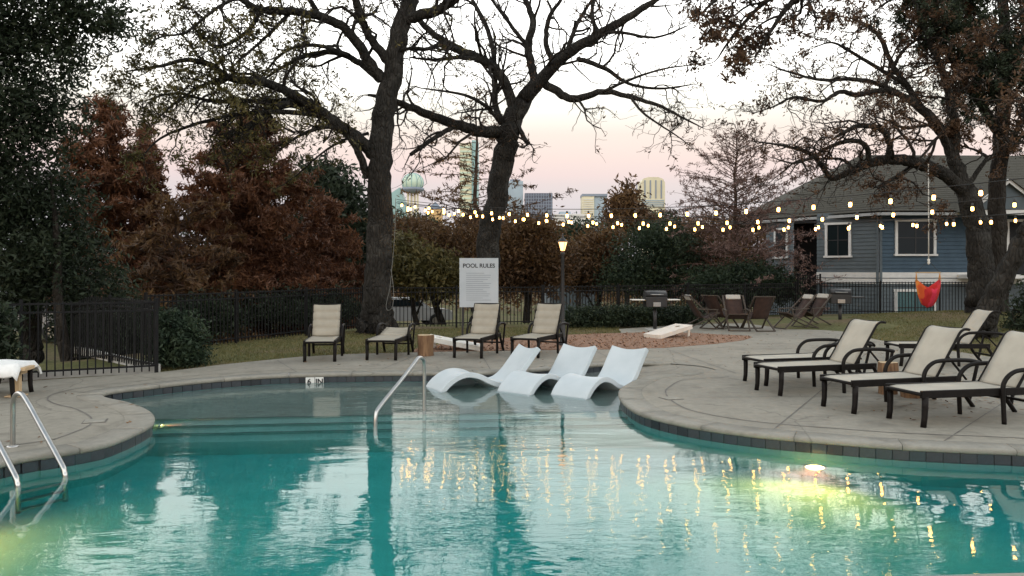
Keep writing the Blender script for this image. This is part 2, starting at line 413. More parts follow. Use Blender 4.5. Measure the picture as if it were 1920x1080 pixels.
M["mulch"] = mat("red_mulch", (.16, .085, .05), (.30, .17, .105), scale=22, detail=8, rough=.95, bump=.8, bscale=30, bdist=.03, c3=(.36, .23, .16))
M["grass"] = leaf_mat("grass_blade", [(.085, .085, .03), (.13, .125, .045), (.19, .16, .07)], scale=1.2, trans=.3)
M["asphalt"] = mat("asphalt", (.04, .04, .042), (.06, .06, .06), scale=8, rough=.9)
M["kerb"] = mat("kerb_concrete", (.36, .35, .33), (.46, .45, .42), scale=5, rough=.85)

# ------------------------------------------------------------------ pool outline (coping edge, deck level), clockwise seen from above
WATER_Z, LEDGE_Z, FLOOR_Z = -0.14, -0.29, -1.12
def g2(px, py): p = G(px, py); return (p.x, p.y)
left_pts = [(-4.75, 4.9), (-4.72, 6.0), g2(0, 868), g2(118, 847), g2(190, 834), g2(237, 818), g2(281, 797), g2(290, 785), g2(284, 773), g2(266, 763), g2(237, 753), g2(207, 747), g2(192, 741),
            g2(201, 735), g2(232, 730), g2(284, 724), g2(335, 718), g2(420, 710), g2(540, 703), g2(700, 700), g2(820, 699), g2(940, 697), g2(1010, 692), g2(1080, 687), g2(1140, 682)]
beach_pts = [(2.7, 14.9), (3.35, 14.55), (3.55, 13.95), (3.2, 13.6)]
right_pts = [g2(1279, 700), g2(1211, 706), g2(1172, 722), g2(1160, 735), g2(1168, 753), g2(1200, 773), g2(1259, 789), g2(1338, 803), g2(1437, 815), g2(1556, 825), g2(1675, 834.5), g2(1800, 841), g2(1920, 846),
             (5.9, 7.35), (6.7, 6.7), (6.8, 5.7), (6.1, 5.0), (4.8, 4.72), (3.0, 4.62), (1.5, 4.5), (-.5, 4.3), (-2.5, 4.2), (-4.0, 4.3)]
ctrl = left_pts + beach_pts + right_pts
nL, nB = len(left_pts), len(beach_pts)
SUB = 6
dense = [Vector((p.x, p.y)) for p in spline([(x, y, 0) for x, y in ctrl], SUB, True)]
ND = len(dense)
def normal_at(i):
    d = dense[(i + 1) % ND] - dense[(i - 1) % ND]; d.normalize(); return Vector((-d.y, d.x))
norms = [normal_at(i) for i in range(ND)]
for _ in range(3): norms = [(norms[i - 1] + norms[i] * 2 + norms[(i + 1) % ND]).normalized() for i in range(ND)]
iB0, iB1 = (nL - 1) * SUB, (nL + nB) * SUB           # beach stretch, no coping there
def cop_w(i):
    if iB0 <= i <= iB1:
        return max(0.0, .32 * max(1 - (i - iB0) / (1.5 * SUB), 1 - (iB1 - i) / (1.5 * SUB)))
    return .32
def off(i, s): return dense[i % ND] + norms[i % ND] * s
def inside_poly(x, y, poly):
    c = False; n_ = len(poly); j = n_ - 1
    for i in range(n_):
        a, b_ = poly[i], poly[j]
        if (a[1] > y) != (b_[1] > y) and x < (b_[0] - a[0]) * (y - a[1]) / (b_[1] - a[1]) + a[0]: c = not c
        j = i
    return c

# ------------------------------------------------------------------ ground
FX = [-60, -9.5, -7.4, -4.5, .9, 6, 11, 18, 80]; FY = [11.5, 13.2, 17.3, 24.4, 26.0, 27.8, 31.2, 31.2, 31.2]
def sstep(t): t = np.clip(t, 0, 1); return t * t * (3 - 2 * t)
def ground_z(x, y):
    x = np.asarray(x, float); y = np.asarray(y, float)
    yf = np.interp(x, FX, FY); amp = np.interp(x, [-25, -14, -6, 3, 10], [-.5, -.5, -1.0, -1.4, -1.5])
    z = -.03 + amp * sstep((y - yf - .3) / 8.0) - 2.0 * sstep((y - 42) / 50) - 14 * sstep((y - 150) / 700)
    z = z + .42 * np.exp(-((x - 14.5) / 4.2) ** 2 - ((y - 25.5) / 3.0) ** 2)
    z = z + .012 * np.sin(x * 1.7 + y * .6) * np.sin(y * 1.3 - x * .4) * (y > 12)
    return z
gx = np.unique(np.round(np.concatenate([-np.geomspace(12, 2500, 26)[::-1], np.arange(-12, 20.01, .3), np.geomspace(20.5, 2500, 26)]), 3))
gy = np.unique(np.round(np.concatenate([np.array([-40, -20, -10, -6]), np.arange(-4, 34.01, .3), np.geomspace(34.8, 4000, 40)]), 3))
X, Y = np.meshgrid(gx, gy); Z = ground_z(X, Y)
V = np.stack([X, Y, Z], -1).reshape(-1, 3)
nx_, ny_ = len(gx), len(gy)
grow = [off(i, .12) for i in range(0, ND, 2)]
quads = []
for j in range(ny_ - 1):
    for i in range(nx_ - 1):
        cx_, cy_ = (gx[i] + gx[i + 1]) / 2, (gy[j] + gy[j + 1]) / 2
        if -7 < cx_ < 8 and 3 < cy_ < 16 and inside_poly(cx_, cy_, [(p.x * 1.0, p.y) for p in grow]): continue
        if -6.6 < cx_ < 8 and 3.5 < cy_ < 15 and any(inside_poly(cx_ + dx, cy_ + dy, [(p.x, p.y) for p in grow]) for dx in (-.18, .18) for dy in (-.18, .18)): continue
        quads.append((j * nx_ + i, j * nx_ + i + 1, (j + 1) * nx_ + i + 1, (j + 1) * nx_ + i))
ground = link("ground", np_mesh("ground", V, quads), mat=M["ground"]); ground["kind"] = "structure"

# ------------------------------------------------------------------ deck
deck_px = [(290, 699), (365, 690), (420, 683), (480, 677), (560, 669), (650, 664), (760, 661), (840, 659), (950, 657.5), (1060, 656), (1160, 655), (1250, 652), (1340, 645), (1395, 638), (1412, 632), (1392, 628.5), (1350, 627),
           (1300, 624), (1240, 622), (1165, 624), (1160, 617), (1230, 612), (1310, 607.5), (1400, 606), (1480, 606), (1560, 609), (1640, 614), (1690, 619), (1650, 622), (1604, 624), (1612, 630), (1650, 638), (1720, 648), (1800, 660), (1870, 671), (1960, 690)]
deck_out = [(-14, -6), (-14, 9.6)] + [g2(0, 717.5)] + [g2(*p) for p in deck_px] + [(13, 11.5), (16, 9), (16, -6)]
hole = [(lambda p: (p.x, p.y))(off(i, cop_w(i) - .004)) for i in range(ND)]
dk = MB(); dk.prism(deck_out, None, 0.0, [hole])
o = dk.build("deck", M["deck"]); o["kind"] = "structure"
skirt = MB()
ring = deck_out
for i in range(len(ring)):
    a, b_ = ring[i], ring[(i + 1) % len(ring)]
    skirt.raw([(a[0], a[1], 0), (b_[0], b_[1], 0), (b_[0], b_[1], -.25), (a[0], a[1], -.25)], [(0, 1, 2, 3)])
DECK = o
skirt.build("slab_edge", M["deck"], DECK)
# expansion joint running round the pool, and control joints across the slab
def strip(pts, w, z, name, m_, parent):
    s_ = MB(); L_ = []
    for i, p in enumerate(pts):
        d = (pts[min(i + 1, len(pts) - 1)] - pts[max(i - 1, 0)]).normalized(); nn = Vector((-d.y, d.x)) * w / 2
        L_.append([(p.x + nn.x, p.y + nn.y, z), (p.x - nn.x, p.y - nn.y, z)])
    s_.sheet(L_, 0, False); return s_.build(name, m_, parent)
strip([off(i, .66) for i in range(2 * SUB, iB0 + 1)], .022, .004, "expansion_joint", M["joint"], DECK)
strip([off(i, .66) for i in range(iB1 - SUB, iB1 + 13 * SUB)], .022, .004, "expansion_joint", M["joint"], DECK)
for a, b_ in (((715, 693), (775, 668)), ((300, 712), (250, 704)), ((1180, 690), (1120, 660)), ((1300, 745), (1920, 742)), ((1500, 690), (1560, 640)), ((560, 700), (520, 676)), ((920, 694), (900, 660)), ((1380, 700), (1250, 655)), ((1450, 806), (1640, 650)), ((1760, 834), (1920, 730))):
    pa, pb = Vector(g2(*a)), Vector(g2(*b_)); strip([pa, pa.lerp(pb, .5), pb], .014, .0045, "control_joint", M["joint"], DECK)

# mulch bed behind the deck and the bare soil by the loungers
bed = [(775, 660), (840, 658.4), (950, 657), (1060, 655.4), (1160, 654.4), (1250, 651.4), (1340, 644.4), (1393, 637.5), (1410, 632), (1390, 629), (1350, 627.5), (1300, 624.6), (1240, 622.6), (1165, 624.6), (1060, 628), (950, 634), (850, 643), (790, 652)]
mb_ = MB(); mb_.prism([(p.x, p.y) for p in resample(spline([Vector((*g2(*p), 0)) for p in bed], 4, True), .25, True)], -.06, .006)
o = mb_.build("mulch_bed", M["mulch"]); o["kind"] = "structure"
chips = []
rb = [(g2(*p)) for p in bed]
cv, cf = [], []
for k in range(2600):
    px, py = RNG.uniform(770, 1412), RNG.uniform(622, 660)
    x, y = g2(px, py)
    if not inside_poly(x, y, rb): continue
    s = RNG.uniform(.015, .05); a = RNG.uniform(0, 6.28); h = RNG.uniform(.006, .035)
    c, sn_ = math.cos(a) * s, math.sin(a) * s; b0 = len(cv)
    cv += [(x - c, y - sn_, .008), (x + sn_ * .35, y - c * .35, .008), (x + c, y + sn_, .008 + h), (x - sn_ * .35, y + c * .35, .01 + h)]
    cf.append((b0, b0 + 1, b0 + 2, b0 + 3))
tag(link("mulch_chip", np_mesh("mulch_chip", cv, cf, smooth=False), mat=M["mulch"]), "loose red brown mulch chips scattered over the bed", "mulch", kind="stuff")

# ------------------------------------------------------------------ pool shell
sh = MB()
rows = []
for s_, z in ((.05, -.03), (.05, -.6), (.05, FLOOR_Z - .05)):
    rows.append([(off(i, s_).x, off(i, s_).y, z) for i in list(range(ND)) + [0]])
sh.sheet(rows, 0)
POOL = sh.build("pool_wall", M["plaster"]); POOL["kind"] = "structure"
fl = MB(); fl.sheet([[(x, y, FLOOR_Z - .04 * math.sin(x * .5)) for x in np.linspace(-6.6, 7.2, 12)] for y in np.linspace(3.8, 11.2, 8)], 0)
fl.build("pool_floor", M["plaster"])["kind"] = "structure"
# shallow ledge that rises to a beach entry at its right end
def y_front(x): return float(np.interp(x, [-6.5, -4.6, -1.6, 1.5, 4.2], [10.15, 10.2, 10.55, 10.85, 11.0]))
def ledge_z(x, y):
    u = min(1.0, max(0.0, (x - .75 + .25 * (y - 13)) / 2.7)); return LEDGE_Z + (-.012 - LEDGE_Z) * u
lg = MB(); xs_ = np.linspace(-6.5, 4.2, 60)
_row = lambda xx, t_: [(x, y_front(x) + t_ * (15.4 - y_front(x)), ledge_z(x, y_front(x) + t_ * (15.4 - y_front(x)))) for x in xx]
lg.sheet([_row([x for x in xs_ if x < 1.95], t_) for t_ in np.linspace(0, 1, 24)], 0)
bh = MB(); bh.sheet([_row([max(x for x in xs_ if x < 1.95)] + [x for x in xs_ if x >= 1.95], t_) for t_ in np.linspace(0, 1, 24)], 0)
bh.build("beach_entry", M["deck"])["kind"] = "structure"
o = lg.build("pool_ledge", M["ledge"]); o["kind"] = "structure"; LEDGE = o
st = MB(); xs2 = np.linspace(-6.2, 2.6, 30)
lev = [(0, LEDGE_Z - .003), (0, -.40), (.36, -.40), (.36, -.53), (.70, -.53), (.70, -.66), (1.05, -.66), (1.35, -1.25)]
st.sheet([[(x, y_front(x) - d_, z_) for x in xs2] for d_, z_ in lev], 0, False)
M["step"] = mat("step_plaster", (.27, .36, .345), (.33, .42, .40), scale=2, rough=.7)
st.build("pool_step", M["step"], LEDGE)
for d_, z_ in ((0, LEDGE_Z), (.36, -.40), (.70, -.53)):
    e_ = MB(); e_.sheet([[(x, y_front(x) - d_ + q_, z_ + .004) for x in xs2] for q_ in (-.006, .028)], 0, False)
    e_.build("step_edge", M["steptile"], LEDGE)
# water
wp = [(off(i, .07).x, off(i, .07).y) for i in range(ND)]
wt = MB(); wt.prism(wp, FLOOR_Z - .25, WATER_Z)
o = wt.build("water", M["water"]); o["kind"] = "structure"

# coping: cast pieces with a rounded nose, joint between them
COPING = empty("coping", (0, 0, 0)); COPING["kind"] = "structure"
def sweep_coping(idx):
    rows = []
    for i in idx:
        w = cop_w(int(i) % ND)
        if w < .06: continue
        k0 = int(math.floor(i)); f_ = i - k0
        p = dense[k0 % ND].lerp(dense[(k0 + 1) % ND], f_); nn = norms[k0 % ND].lerp(norms[(k0 + 1) % ND], f_).normalized()
        prof = [(.07, -.055), (.012, -.052), (0, -.042), (-.004, -.02), (.0, -.004), (.012, .004), (.03, .006), (w, .006), (w, -.05)]
        rows.append([(p.x + nn.x * s_, p.y + nn.y * s_, z) for s_, z in prof])
    if len(rows) < 2: return
    c_ = MB(); c_.sheet(rows, 0, True)
    for r_ in (rows[0], rows[-1]): c_.raw(r_, [tuple(range(len(r_)))])
    c_.build("coping_stone", M["coping"], COPING)
cum = [0.0]
for i in range(ND): cum.append(cum[-1] + (dense[(i + 1) % ND] - dense[i]).length)
def at_len(s): 
    s = s % cum[-1]; k = int(np.searchsorted(cum, s)) - 1; k = max(0, min(ND - 1, k)); return k + (s - cum[k]) / max(1e-6, cum[k + 1] - cum[k])
s0 = 0.0
while s0 < cum[-1] - .5:
    s1 = min(s0 + 1.02, cum[-1])
    sweep_coping([at_len(min(s, cum[-1] - 1e-3)) for s in np.linspace(s0 + .003, s1 - .003, 9)])
    s0 = s1
# waterline tiles, one by one along the stretches in view
tile_me = []
for tm in TILE_M:
    q_ = MB(); q_.box((0, 0, 0), (.148, .014, .152), None, .004); me = q_.mesh("tile"); me.materials.append(tm); tile_me.append(me)
s = cum[1 * SUB]
end = cum[iB1 + 13 * SUB]
kk = 0
while s < end:
    i = at_len(s); k0 = int(i)
    if not (iB0 + SUB * 1.2 < k0 < iB1 - SUB * .2):
        p = dense[k0 % ND].lerp(dense[(k0 + 1) % ND], i - k0) + norms[k0 % ND] * (.030 + random.uniform(-.002, .002))
        nn = norms[k0 % ND]
        o = link("tile", random.choices(tile_me, (4, 4, 2, 3))[0], POOL, (p.x, p.y, -.132), (0, 0, math.atan2(nn.y, nn.x) - math.pi / 2))
        kk += 1
    s += .153
gr_ = MB(); gr_.sheet([[(off(i, .042).x, off(i, .042).y, z) for i in list(range(ND)) + [0]] for z in (-.03, -.21)], 0)
gr_.build("grout_bed", M["grout"], POOL)
# ------------------------------------------------------------------ object materials
M["frame"] = mat("bronze_frame", (.006, .005, .0045), (.010, .008, .007), scale=10, rough=.55, spec=.15)
M["sling"] = mat("beige_sling", (.35, .325, .27), (.42, .39, .325), scale=3, rough=.85, bump=.3, bscale=220, bdist=.002)
M["sling_pad"] = mat("tan_padded_sling", (.28, .255, .205), (.34, .31, .25), scale=3, rough=.88, bump=.3, bscale=220, bdist=.002)
M["white_pl"] = mat("white_moulded_plastic", (.44, .50, .525), (.50, .555, .58), scale=2, rough=.45, bump=.05, bscale=30)
M["steel"] = mat("stainless_steel", (.42, .42, .41), (.50, .50, .48), scale=12, rough=.28, metal=1.0)
M["black"] = mat("black_paint", (.012, .012, .013), (.02, .02, .021), scale=8, rough=.5)
M["iron"] = mat("fence_paint", (.006, .006, .007), (.011, .011, .011), scale=9, rough=.6, spec=.15)
M["sign"] = mat("sign_white", (.36, .40, .43), (.41, .45, .48), scale=2, rough=.5)
M["ink"] = mat("black_print", (.012, .012, .014), rough=.6)
M["ink2"] = mat("grey_print", (.22, .25, .28), rough=.6)
M["wood"] = mat("pine_wood", (.42, .30, .17), (.52, .38, .23), scale=6, stretch=(1, 8, 8), rough=.7)
M["log"] = mat("cut_log", (.11, .055, .028), (.24, .14, .07), scale=7, stretch=(3, 3, .5), rough=.85, bump=.6, bscale=12)
M["log_top"] = mat("log_end_grain", (.45, .32, .18), (.55, .42, .26), scale=14, rough=.85)
M["board"] = mat("bleached_board", (.58, .52, .45), (.68, .62, .55), scale=4, stretch=(1, 9, 1), rough=.75)
M["board_white"] = mat("white_board", (.62, .60, .55), (.70, .68, .63), scale=4, rough=.7)
M["towel"] = mat("white_towel", (.70, .71, .69), (.80, .80, .78), scale=6, rough=.95, bump=.7, bscale=120, bdist=.006)
M["tile_white"] = mat("white_depth_tile", (.62, .63, .60), (.72, .72, .69), scale=10, rough=.35)
M["brown_fab"] = mat("brown_canvas", (.032, .017, .013), (.052, .028, .021), scale=8, rough=.9)
M["dark_wood"] = mat("weathered_teak", (.032, .024, .018), (.075, .058, .043), scale=6, stretch=(6, 6, 1), rough=.8)
M["pillow"] = mat("pale_headrest", (.36, .34, .30), (.42, .40, .36), scale=8, rough=.9)
M["lens_pool"] = emis("pool_lamp_lens", (1.0, .70, .25), 14.0)
M["bulb"] = emis("warm_bulb", (1.0, .5, .11), 26.0); M["bulb_end"] = emis("amber_glass", (1.0, .45, .16), 1.7)
M["lantern"] = emis("lantern_glass", (1.0, .50, .18), 4.0, True)

# ------------------------------------------------------------------ chaise lounges
def back_profile(length, ang, curl, n_=14, hg=1.10):
    p = Vector((hg, 0, .40)); pts = [p.copy()]; a = ang
    for i in range(n_):
        t_ = (i + 1) / n_
        if curl and t_ > .80: a -= R(14)
        p = p + Vector((math.cos(a), 0, math.sin(a))) * (length / n_); pts.append(p.copy())
    return pts
def make_chaise(label, group, ang=58, padded=False, curl=True, backlen=.80, sling="sling", hg=1.28):
    if padded: hg = 1.10
    bx_ = hg - 1.10
    root = empty("chaise_lounge"); tag(root, label, "lounge chair", group)
    sm = M[sling]; fm = M["frame"]
    for sy in (-1, 1):
        MB().bar((.0, sy * .285, .365), (1.46 + bx_, sy * .285, .358), .04, .085, bev=.008).build("seat_rail", fm, root)
        lg_ = MB(); lg_.tube([(.035, sy * .278, .0), (.05, sy * .278, .10), (.055, sy * .28, .22), (.055, sy * .283, .34)], [.032, .032, .034, .035], 8)
        lg_.build("leg", fm, root)
        arm = MB(); arm.tube(spline([(1.06, sy * .325, 0), (1.05, sy * .325, .20), (1.04, sy * .325, .38), (1.07, sy * .325, .49), (1.17, sy * .325, .575), (1.32, sy * .325, .605), (1.52 + bx_, sy * .325, .60), (1.74 + bx_, sy * .32, .565)], 4), .026, 8)
        arm.build("armrest", fm, root)
        rl = MB(); rl.tube(spline([(1.40 + bx_, sy * .29, .36), (1.50 + bx_, sy * .30, .20), (1.66 + bx_, sy * .305, .0)], 4), .027, 8); rl.bar((1.72 + bx_, sy * .32, .565), (1.60 + bx_, sy * .305, .09), .03, .03); rl.build("leg", fm, root)
    MB().tube([(.01, -.285, .365), (-.02, -.2, .372), (-.025, 0, .374), (-.02, .2, .372), (.01, .285, .365)], .02, 8).build("foot_bar", fm, root)
    MB().bar((1.05, -.325, .30), (1.05, .325, .30), .03, .03).build("stretcher", fm, root)
    MB().bar((1.5 + bx_, -.30, .19), (1.5 + bx_, .30, .19), .03, .03).build("stretcher", fm, root)
    # seat sling, slightly sagging
    N_, rows = 22, []
    for i in range(N_ + 1):
        x = .0 + (hg + .02) * i / N_; puff = (.010 * abs(math.sin(math.pi * x / .185)) if padded else 0)
        end = .025 * max(0, 1 - x / .08)
        rows.append([(x, y, .398 + puff - end - .012 * math.cos(y / .27 * math.pi / 2)) for y in np.linspace(-.268, .268, 7)])
    MB().sheet(rows, .014).build("seat_sling", sm, root)
    pr = back_profile(backlen, R(ang), curl, 24, hg)
    bf = root
    rows = []
    for i, p in enumerate(pr):
        t_ = (pr[min(i + 1, len(pr) - 1)] - pr[max(i - 1, 0)]).normalized(); nn = Vector((-t_.z, 0, t_.x))
        puff = (.028 * abs(math.sin(math.pi * i / 6)) ** .6 if padded else 0)
        rows.append([p + nn * (puff - .015 * math.cos(y / .27 * math.pi / 2)) + Vector((0, y, 0)) for y in np.linspace(-.268, .268, 7)])
    MB().sheet(rows, .016).build("back_sling", sm, root)
    for sy in (-1, 1):
        MB().tube([p + Vector((0, sy * .278, -.012)) for p in pr], .017, 7).build("back_rail", fm, root)
    MB().tube([pr[-1] + Vector((0, y, -.012)) for y in (-.278, 0, .278)], .017, 7).build("back_rail", fm, root)
    hinge = pr[10] + Vector((0, 0, -.02))
    for sy in (-1, 1):
        MB().bar(hinge + Vector((0, sy * .24, 0)), (1.62 + bx_, sy * .24, .34), .02, .02).build("back_strut", fm, root)
    return root
def place(o, x, y, rz, z=0.0):
    o.location = (x, y, z); o.rotation_euler = (0, 0, rz); return o
def place_foot(o, pa, pb, ax=None):
    """put a chaise so that its two foot legs stand at the ground pixels pa (its right leg) and pb"""
    a, b_ = G(*pa), G(*pb); c = (a + b_) / 2
    d = (b_ - a); ang = math.atan2(d.y, d.x) - math.pi / 2 if ax is None else ax
    return place(o, c.x, c.y, ang)
# the row behind the pool: local +x runs from foot to head, so it points away from the viewer
g_back = "chaises lined up behind the pool"
c1 = make_chaise("upright tan chaise standing apart nearest the dark bush and wide oak trunk", g_back, 66, True, False, .70, "sling_pad")
place(c1, *(lambda p: (p.x, p.y))(G(599, 679)), R(97))
c2 = make_chaise("tan chaise with its back lowered almost flat in front of the oak trunk", g_back, 10, True, False, .62, "sling_pad")
place(c2, *(lambda p: (p.x, p.y))(G(714, 676)), R(86))
c3 = make_chaise("reclined tan chaise standing right under the pool rules sign", g_back, 60, True, False, .72, "sling_pad")
place(c3, *(lambda p: (p.x, p.y))(G(876, 672)), R(76))
c4 = make_chaise("reclined tan chaise at the lamp post foot behind the white water loungers", g_back, 60, True, False, .72, "sling_pad")
place(c4, *(lambda p: (p.x, p.y))(G(983, 671)), R(67))
g_right = "beige chaises on the rounded deck"
r1 = make_chaise("low beige chaise mostly hidden behind the first of the angled row", g_right, 20, False, True)
place(r1, *(lambda p: (p.x, p.y))(G(1412, 719)), R(17))
r2 = make_chaise("beige chaise farthest up the angled row with its back raised", g_right, 56, False, True, .84)
place(r2, *(lambda p: (p.x, p.y))(G(1436, 737)), R(17))
r3 = make_chaise("beige chaise in the middle of the angled row beside the cut log", g_right, 56, False, True, .84)
place(r3, *(lambda p: (p.x, p.y))(G(1567, 769)), R(17))
r4 = make_chaise("biggest looking beige chaise cut off by the picture edge", g_right, 56, False, True, .84)
place(r4, *(lambda p: (p.x, p.y))(G(1693, 793)), R(13))
r5 = make_chaise("beige chaise seen edge on at the grass behind the angled row", g_right, 56, False, True, .84)
place(r5, 7.0, 14.75, R(0))
lf_ = make_chaise("chaise with a thick white towel over it by the metal fence", g_right, 4, False, True, .72)
place(lf_, -7.72, 9.6, R(195)); lf_.location = (-6.78, 11.15, 0); lf_.rotation_euler.z = R(189)
tw = MB(); rows = []
for i in range(26):
    x = -.06 + i * 1.5 / 25
    rows.append([(x, y, (.455 + .012 * math.sin(x * 9 + y * 7) if abs(y) < .31 else .455 - (abs(y) - .31) * 1.6 - .02 * math.sin(x * 14)) - (.08 * max(0, -x / .06)) ) for y in np.linspace(-.40, .40, 15)])
tw.sheet(rows, .03)
o = tw.build("towel", M["towel"]); o.location = lf_.location; o.rotation_euler = lf_.rotation_euler; o.location.z = .005
tag(o, "thick white towel draped over the chaise by the fence", "towel")

# small pine side table by the towel
t_ = empty("side_table", (*(lambda p: (p.x, p.y))(G(31, 743)), 0), R(10)); tag(t_, "small pine pedestal table beside the towel covered chaise", "table")
MB().box((0, 0, .385), (.34, .34, .05), None, .008).build("table_top", M["wood"], t_)
MB().box((0, 0, .335), (.20, .20, .05), None, .004).build("apron", M["wood"], t_)
MB().box((0, 0, .165), (.10, .10, .29), None, .006).build("post", M["wood"], t_)
MB().box((0, 0, .01), (.22, .22, .02), None, .004).build("base", M["wood"], t_)

# ------------------------------------------------------------------ moulded loungers standing in the shallow water
def make_water_lounger(label, x, y, rz):
    prof = spline([(0, 0, .0), (.04, 0, .11), (.14, 0, .24), (.32, 0, .36), (.52, 0, .405), (.73, 0, .365), (.93, 0, .265), (1.10, 0, .205), (1.26, 0, .23), (1.41, 0, .34), (1.55, 0, .50), (1.68, 0, .655), (1.76, 0, .745)], 5)
    hw = .33; rows = []
    for i, p in enumerate(prof):
        t_ = i / (len(prof) - 1); dish = .035 * (0.4 + t_)
        rows.append([(p.x, y_, p.z - dish * math.cos(y_ / hw * math.pi / 2) ** 1 + dish * .5) for y_ in np.linspace(-hw, hw, 13)])
    s_ = MB(); s_.sheet(rows, .085)
    # the foot of the back: a closed block below the dip that stands on the ledge
    bl = [(.93, .0), (.98, .15), (1.10, .13), (1.28, .15), (1.33, .11), (1.26, .0)]
    for sy in (-1, 1): s_.raw([(a_, sy * (hw - .02), b_) for a_, b_ in bl], [tuple(range(len(bl)))])
    ar = [(.04, 0), (.14, .14), (.32, .27), (.52, .315), (.73, .275), (.90, .19), (.97, .12), (.97, 0)]
    s_.raw([(a_, hw - .03, b_) for a_, b_ in ar], [tuple(range(len(ar)))])
    for i in range(len(bl)):
        a_, b_ = bl[i], bl[(i + 1) % len(bl)]; s_.raw([(a_[0], -hw + .02, a_[1]), (b_[0], -hw + .02, b_[1]), (b_[0], hw - .02, b_[1]), (a_[0], hw - .02, a_[1])], [(0, 1, 2, 3)])
    o = s_.build("pool_lounger", M["white_pl"], None, (x, y, LEDGE_Z + .004), (0, 0, rz))
    bv = o.modifiers.new("bevel", 'BEVEL'); bv.width = .012; bv.segments = 2; bv.limit_method = 'ANGLE'; bv.angle_limit = R(50)
    tag(o, label, "pool lounger", "white moulded loungers in the shallow water")
make_water_lounger("white moulded water lounger lying lengthwise next to the stair handrail", -1.30, 12.62, R(27))
make_water_lounger("white moulded water lounger standing between its two twins", -.02, 12.22, R(49))
make_water_lounger("white moulded water lounger beside the rounded deck edge", .80, 11.86, R(50))

# ------------------------------------------------------------------ rails
hr = MB()
pts = spline([(-1.19, 10.85, LEDGE_Z), (-1.19, 10.85, .1), (-1.19, 10.85, .45), (-1.205, 10.80, .54), (-1.25, 10.68, .565), (-1.30, 10.55, .50), (-1.42, 10.20, .33), (-1.60, 9.72, .09), (-1.635, 9.62, .0), (-1.64, 9.6, -.2), (-1.64, 9.6, -.60)], 5)
hr.tube(pts, .024, 12)
tag(hr.build("handrail", M["steel"]), "bent steel handrail rising from the pool steps", "handrail")
ld = empty("pool_ladder", (-4.5, 7.4, 0)); tag(ld, "steel ladder rails hooked over the pool edge beside the pine table", "ladder")
base = Vector((-4.5, 7.4, 0))
for a0, a1 in (((-4.93, 7.90), (-4.06, 7.27)), ((-5.16, 7.55), (-4.28, 6.93))):
    a0, a1 = Vector(a0), Vector(a1)
    def q(t__, z): p = a0.lerp(a1, t__); return Vector((p.x, p.y, z)) - base
    r_ = MB(); r_.tube(spline([q(0, .0), q(0, .25), q(.01, .44), q(.07, .52), q(.17, .535), q(.28, .48), q(.55, .27), q(.92, -.02), q(.985, -.10), q(1, -.22), q(1, -.95)], 5), .024, 12)
    rail = r_.build("rail", M["steel"], ld)
    MB().lathe([(0, .012), (.05, .012), (.055, .004), (.055, 0)], 16, (q(0, 0))).build("flange", M["steel"], rail)
for z in (-.35, -.62, -.88):
    MB().bar(Vector((-4.06, 7.27, z)) - base, Vector((-4.28, 6.93, z)) - base, .07, .03).build("tread", M["steel"], ld)

# ------------------------------------------------------------------ underwater lamps (lit)
def pool_lamp(label, pos, look, power, spot=150, face=None):
    root = empty("pool_lamp", pos); look = Vector(look).normalized(); face = Vector(face or look).normalized(); fq = face.to_track_quat('Z', 'Y'); root.rotation_euler = fq.to_euler()
    tag(root, label, "pool lamp")
    MB().lathe([(.0, .012), (.07, .010), (.09, .0)], 20).build("lens", M["lens_pool"], root)
    MB().lathe([(.09, .0), (.095, .02), (.115, .018), (.12, -.01)], 20).build("rim", M["steel"], root)
    d_ = bpy.data.lights.new("pool_lamp_beam", 'SPOT'); d_.energy = power; d_.color = (1.0, .135, .025); d_.spot_size = R(spot); d_.spot_blend = .6; d_.shadow_soft_size = .08
    b_ = bpy.data.objects.new("beam", d_); b_.rotation_euler = (fq.inverted() @ look.to_track_quat('-Z', 'Y')).to_euler(); b_.location = (0, 0, .03); COL.objects.link(b_); b_.parent = root
pool_lamp("lit underwater lamp in the wall below the angled chaises", (3.02, 7.98, -.48), (-.45, -.62, -.65), 700, 140, (-.25, -.95, .12))
pool_lamp("lit underwater lamp glowing beside the steel ladder", (-4.62, 6.0, -.5), (.85, -.1, -.5), 600, 140, (.95, -.1, .1))
pool_lamp("lit underwater lamp at the steps where the deck bulges into the pool", (-4.36, 9.92, -.40), (.95, .18, .0), 22, 100)

# depth marker on the back wall
_q = Vector(g2(590, 702)); _i = min(range(ND), key=lambda k: (dense[k] - _q).length); _n = norms[_i]; _p = _q + _n * .012
dm = empty("depth_marker", (_p.x, _p.y, -.125), math.atan2(_n.y, _n.x) - math.pi / 2); tag(dm, "white waterline tile with the black depth mark 6 IN", "depth marker")
MB().box((-.075, 0, 0), (.143, .016, .15), None, .003).build("tile", M["tile_white"], dm)
MB().box((.075, 0, 0), (.143, .016, .15), None, .003).build("tile", M["tile_white"], dm)
def text_mesh(txt, size, bold=0.0):
    cu = bpy.data.curves.new("txt", 'FONT'); cu.body = txt; cu.size = size; cu.align_x = 'CENTER'; cu.align_y = 'CENTER'; cu.extrude = .001; cu.offset = bold
    ob = bpy.data.objects.new("txt", cu); COL.objects.link(ob); bpy.context.view_layer.update()
    me = bpy.data.meshes.new_from_object(ob.evaluated_get(bpy.context.evaluated_depsgraph_get()))
    bpy.data.objects.remove(ob); bpy.data.curves.remove(cu); return me
link("lettering", text_mesh("6", .125, .004), dm, (-.09, -.0105, .0), (R(90), 0, 0), M["ink"])
link("lettering", text_mesh("IN", .125, .004), dm, (.075, -.0105, .0), (R(90), 0, 0), M["ink"])
MB().box((.0, -.0092, 0), (.006, .003, .15)).build("border", M["ink"], dm)
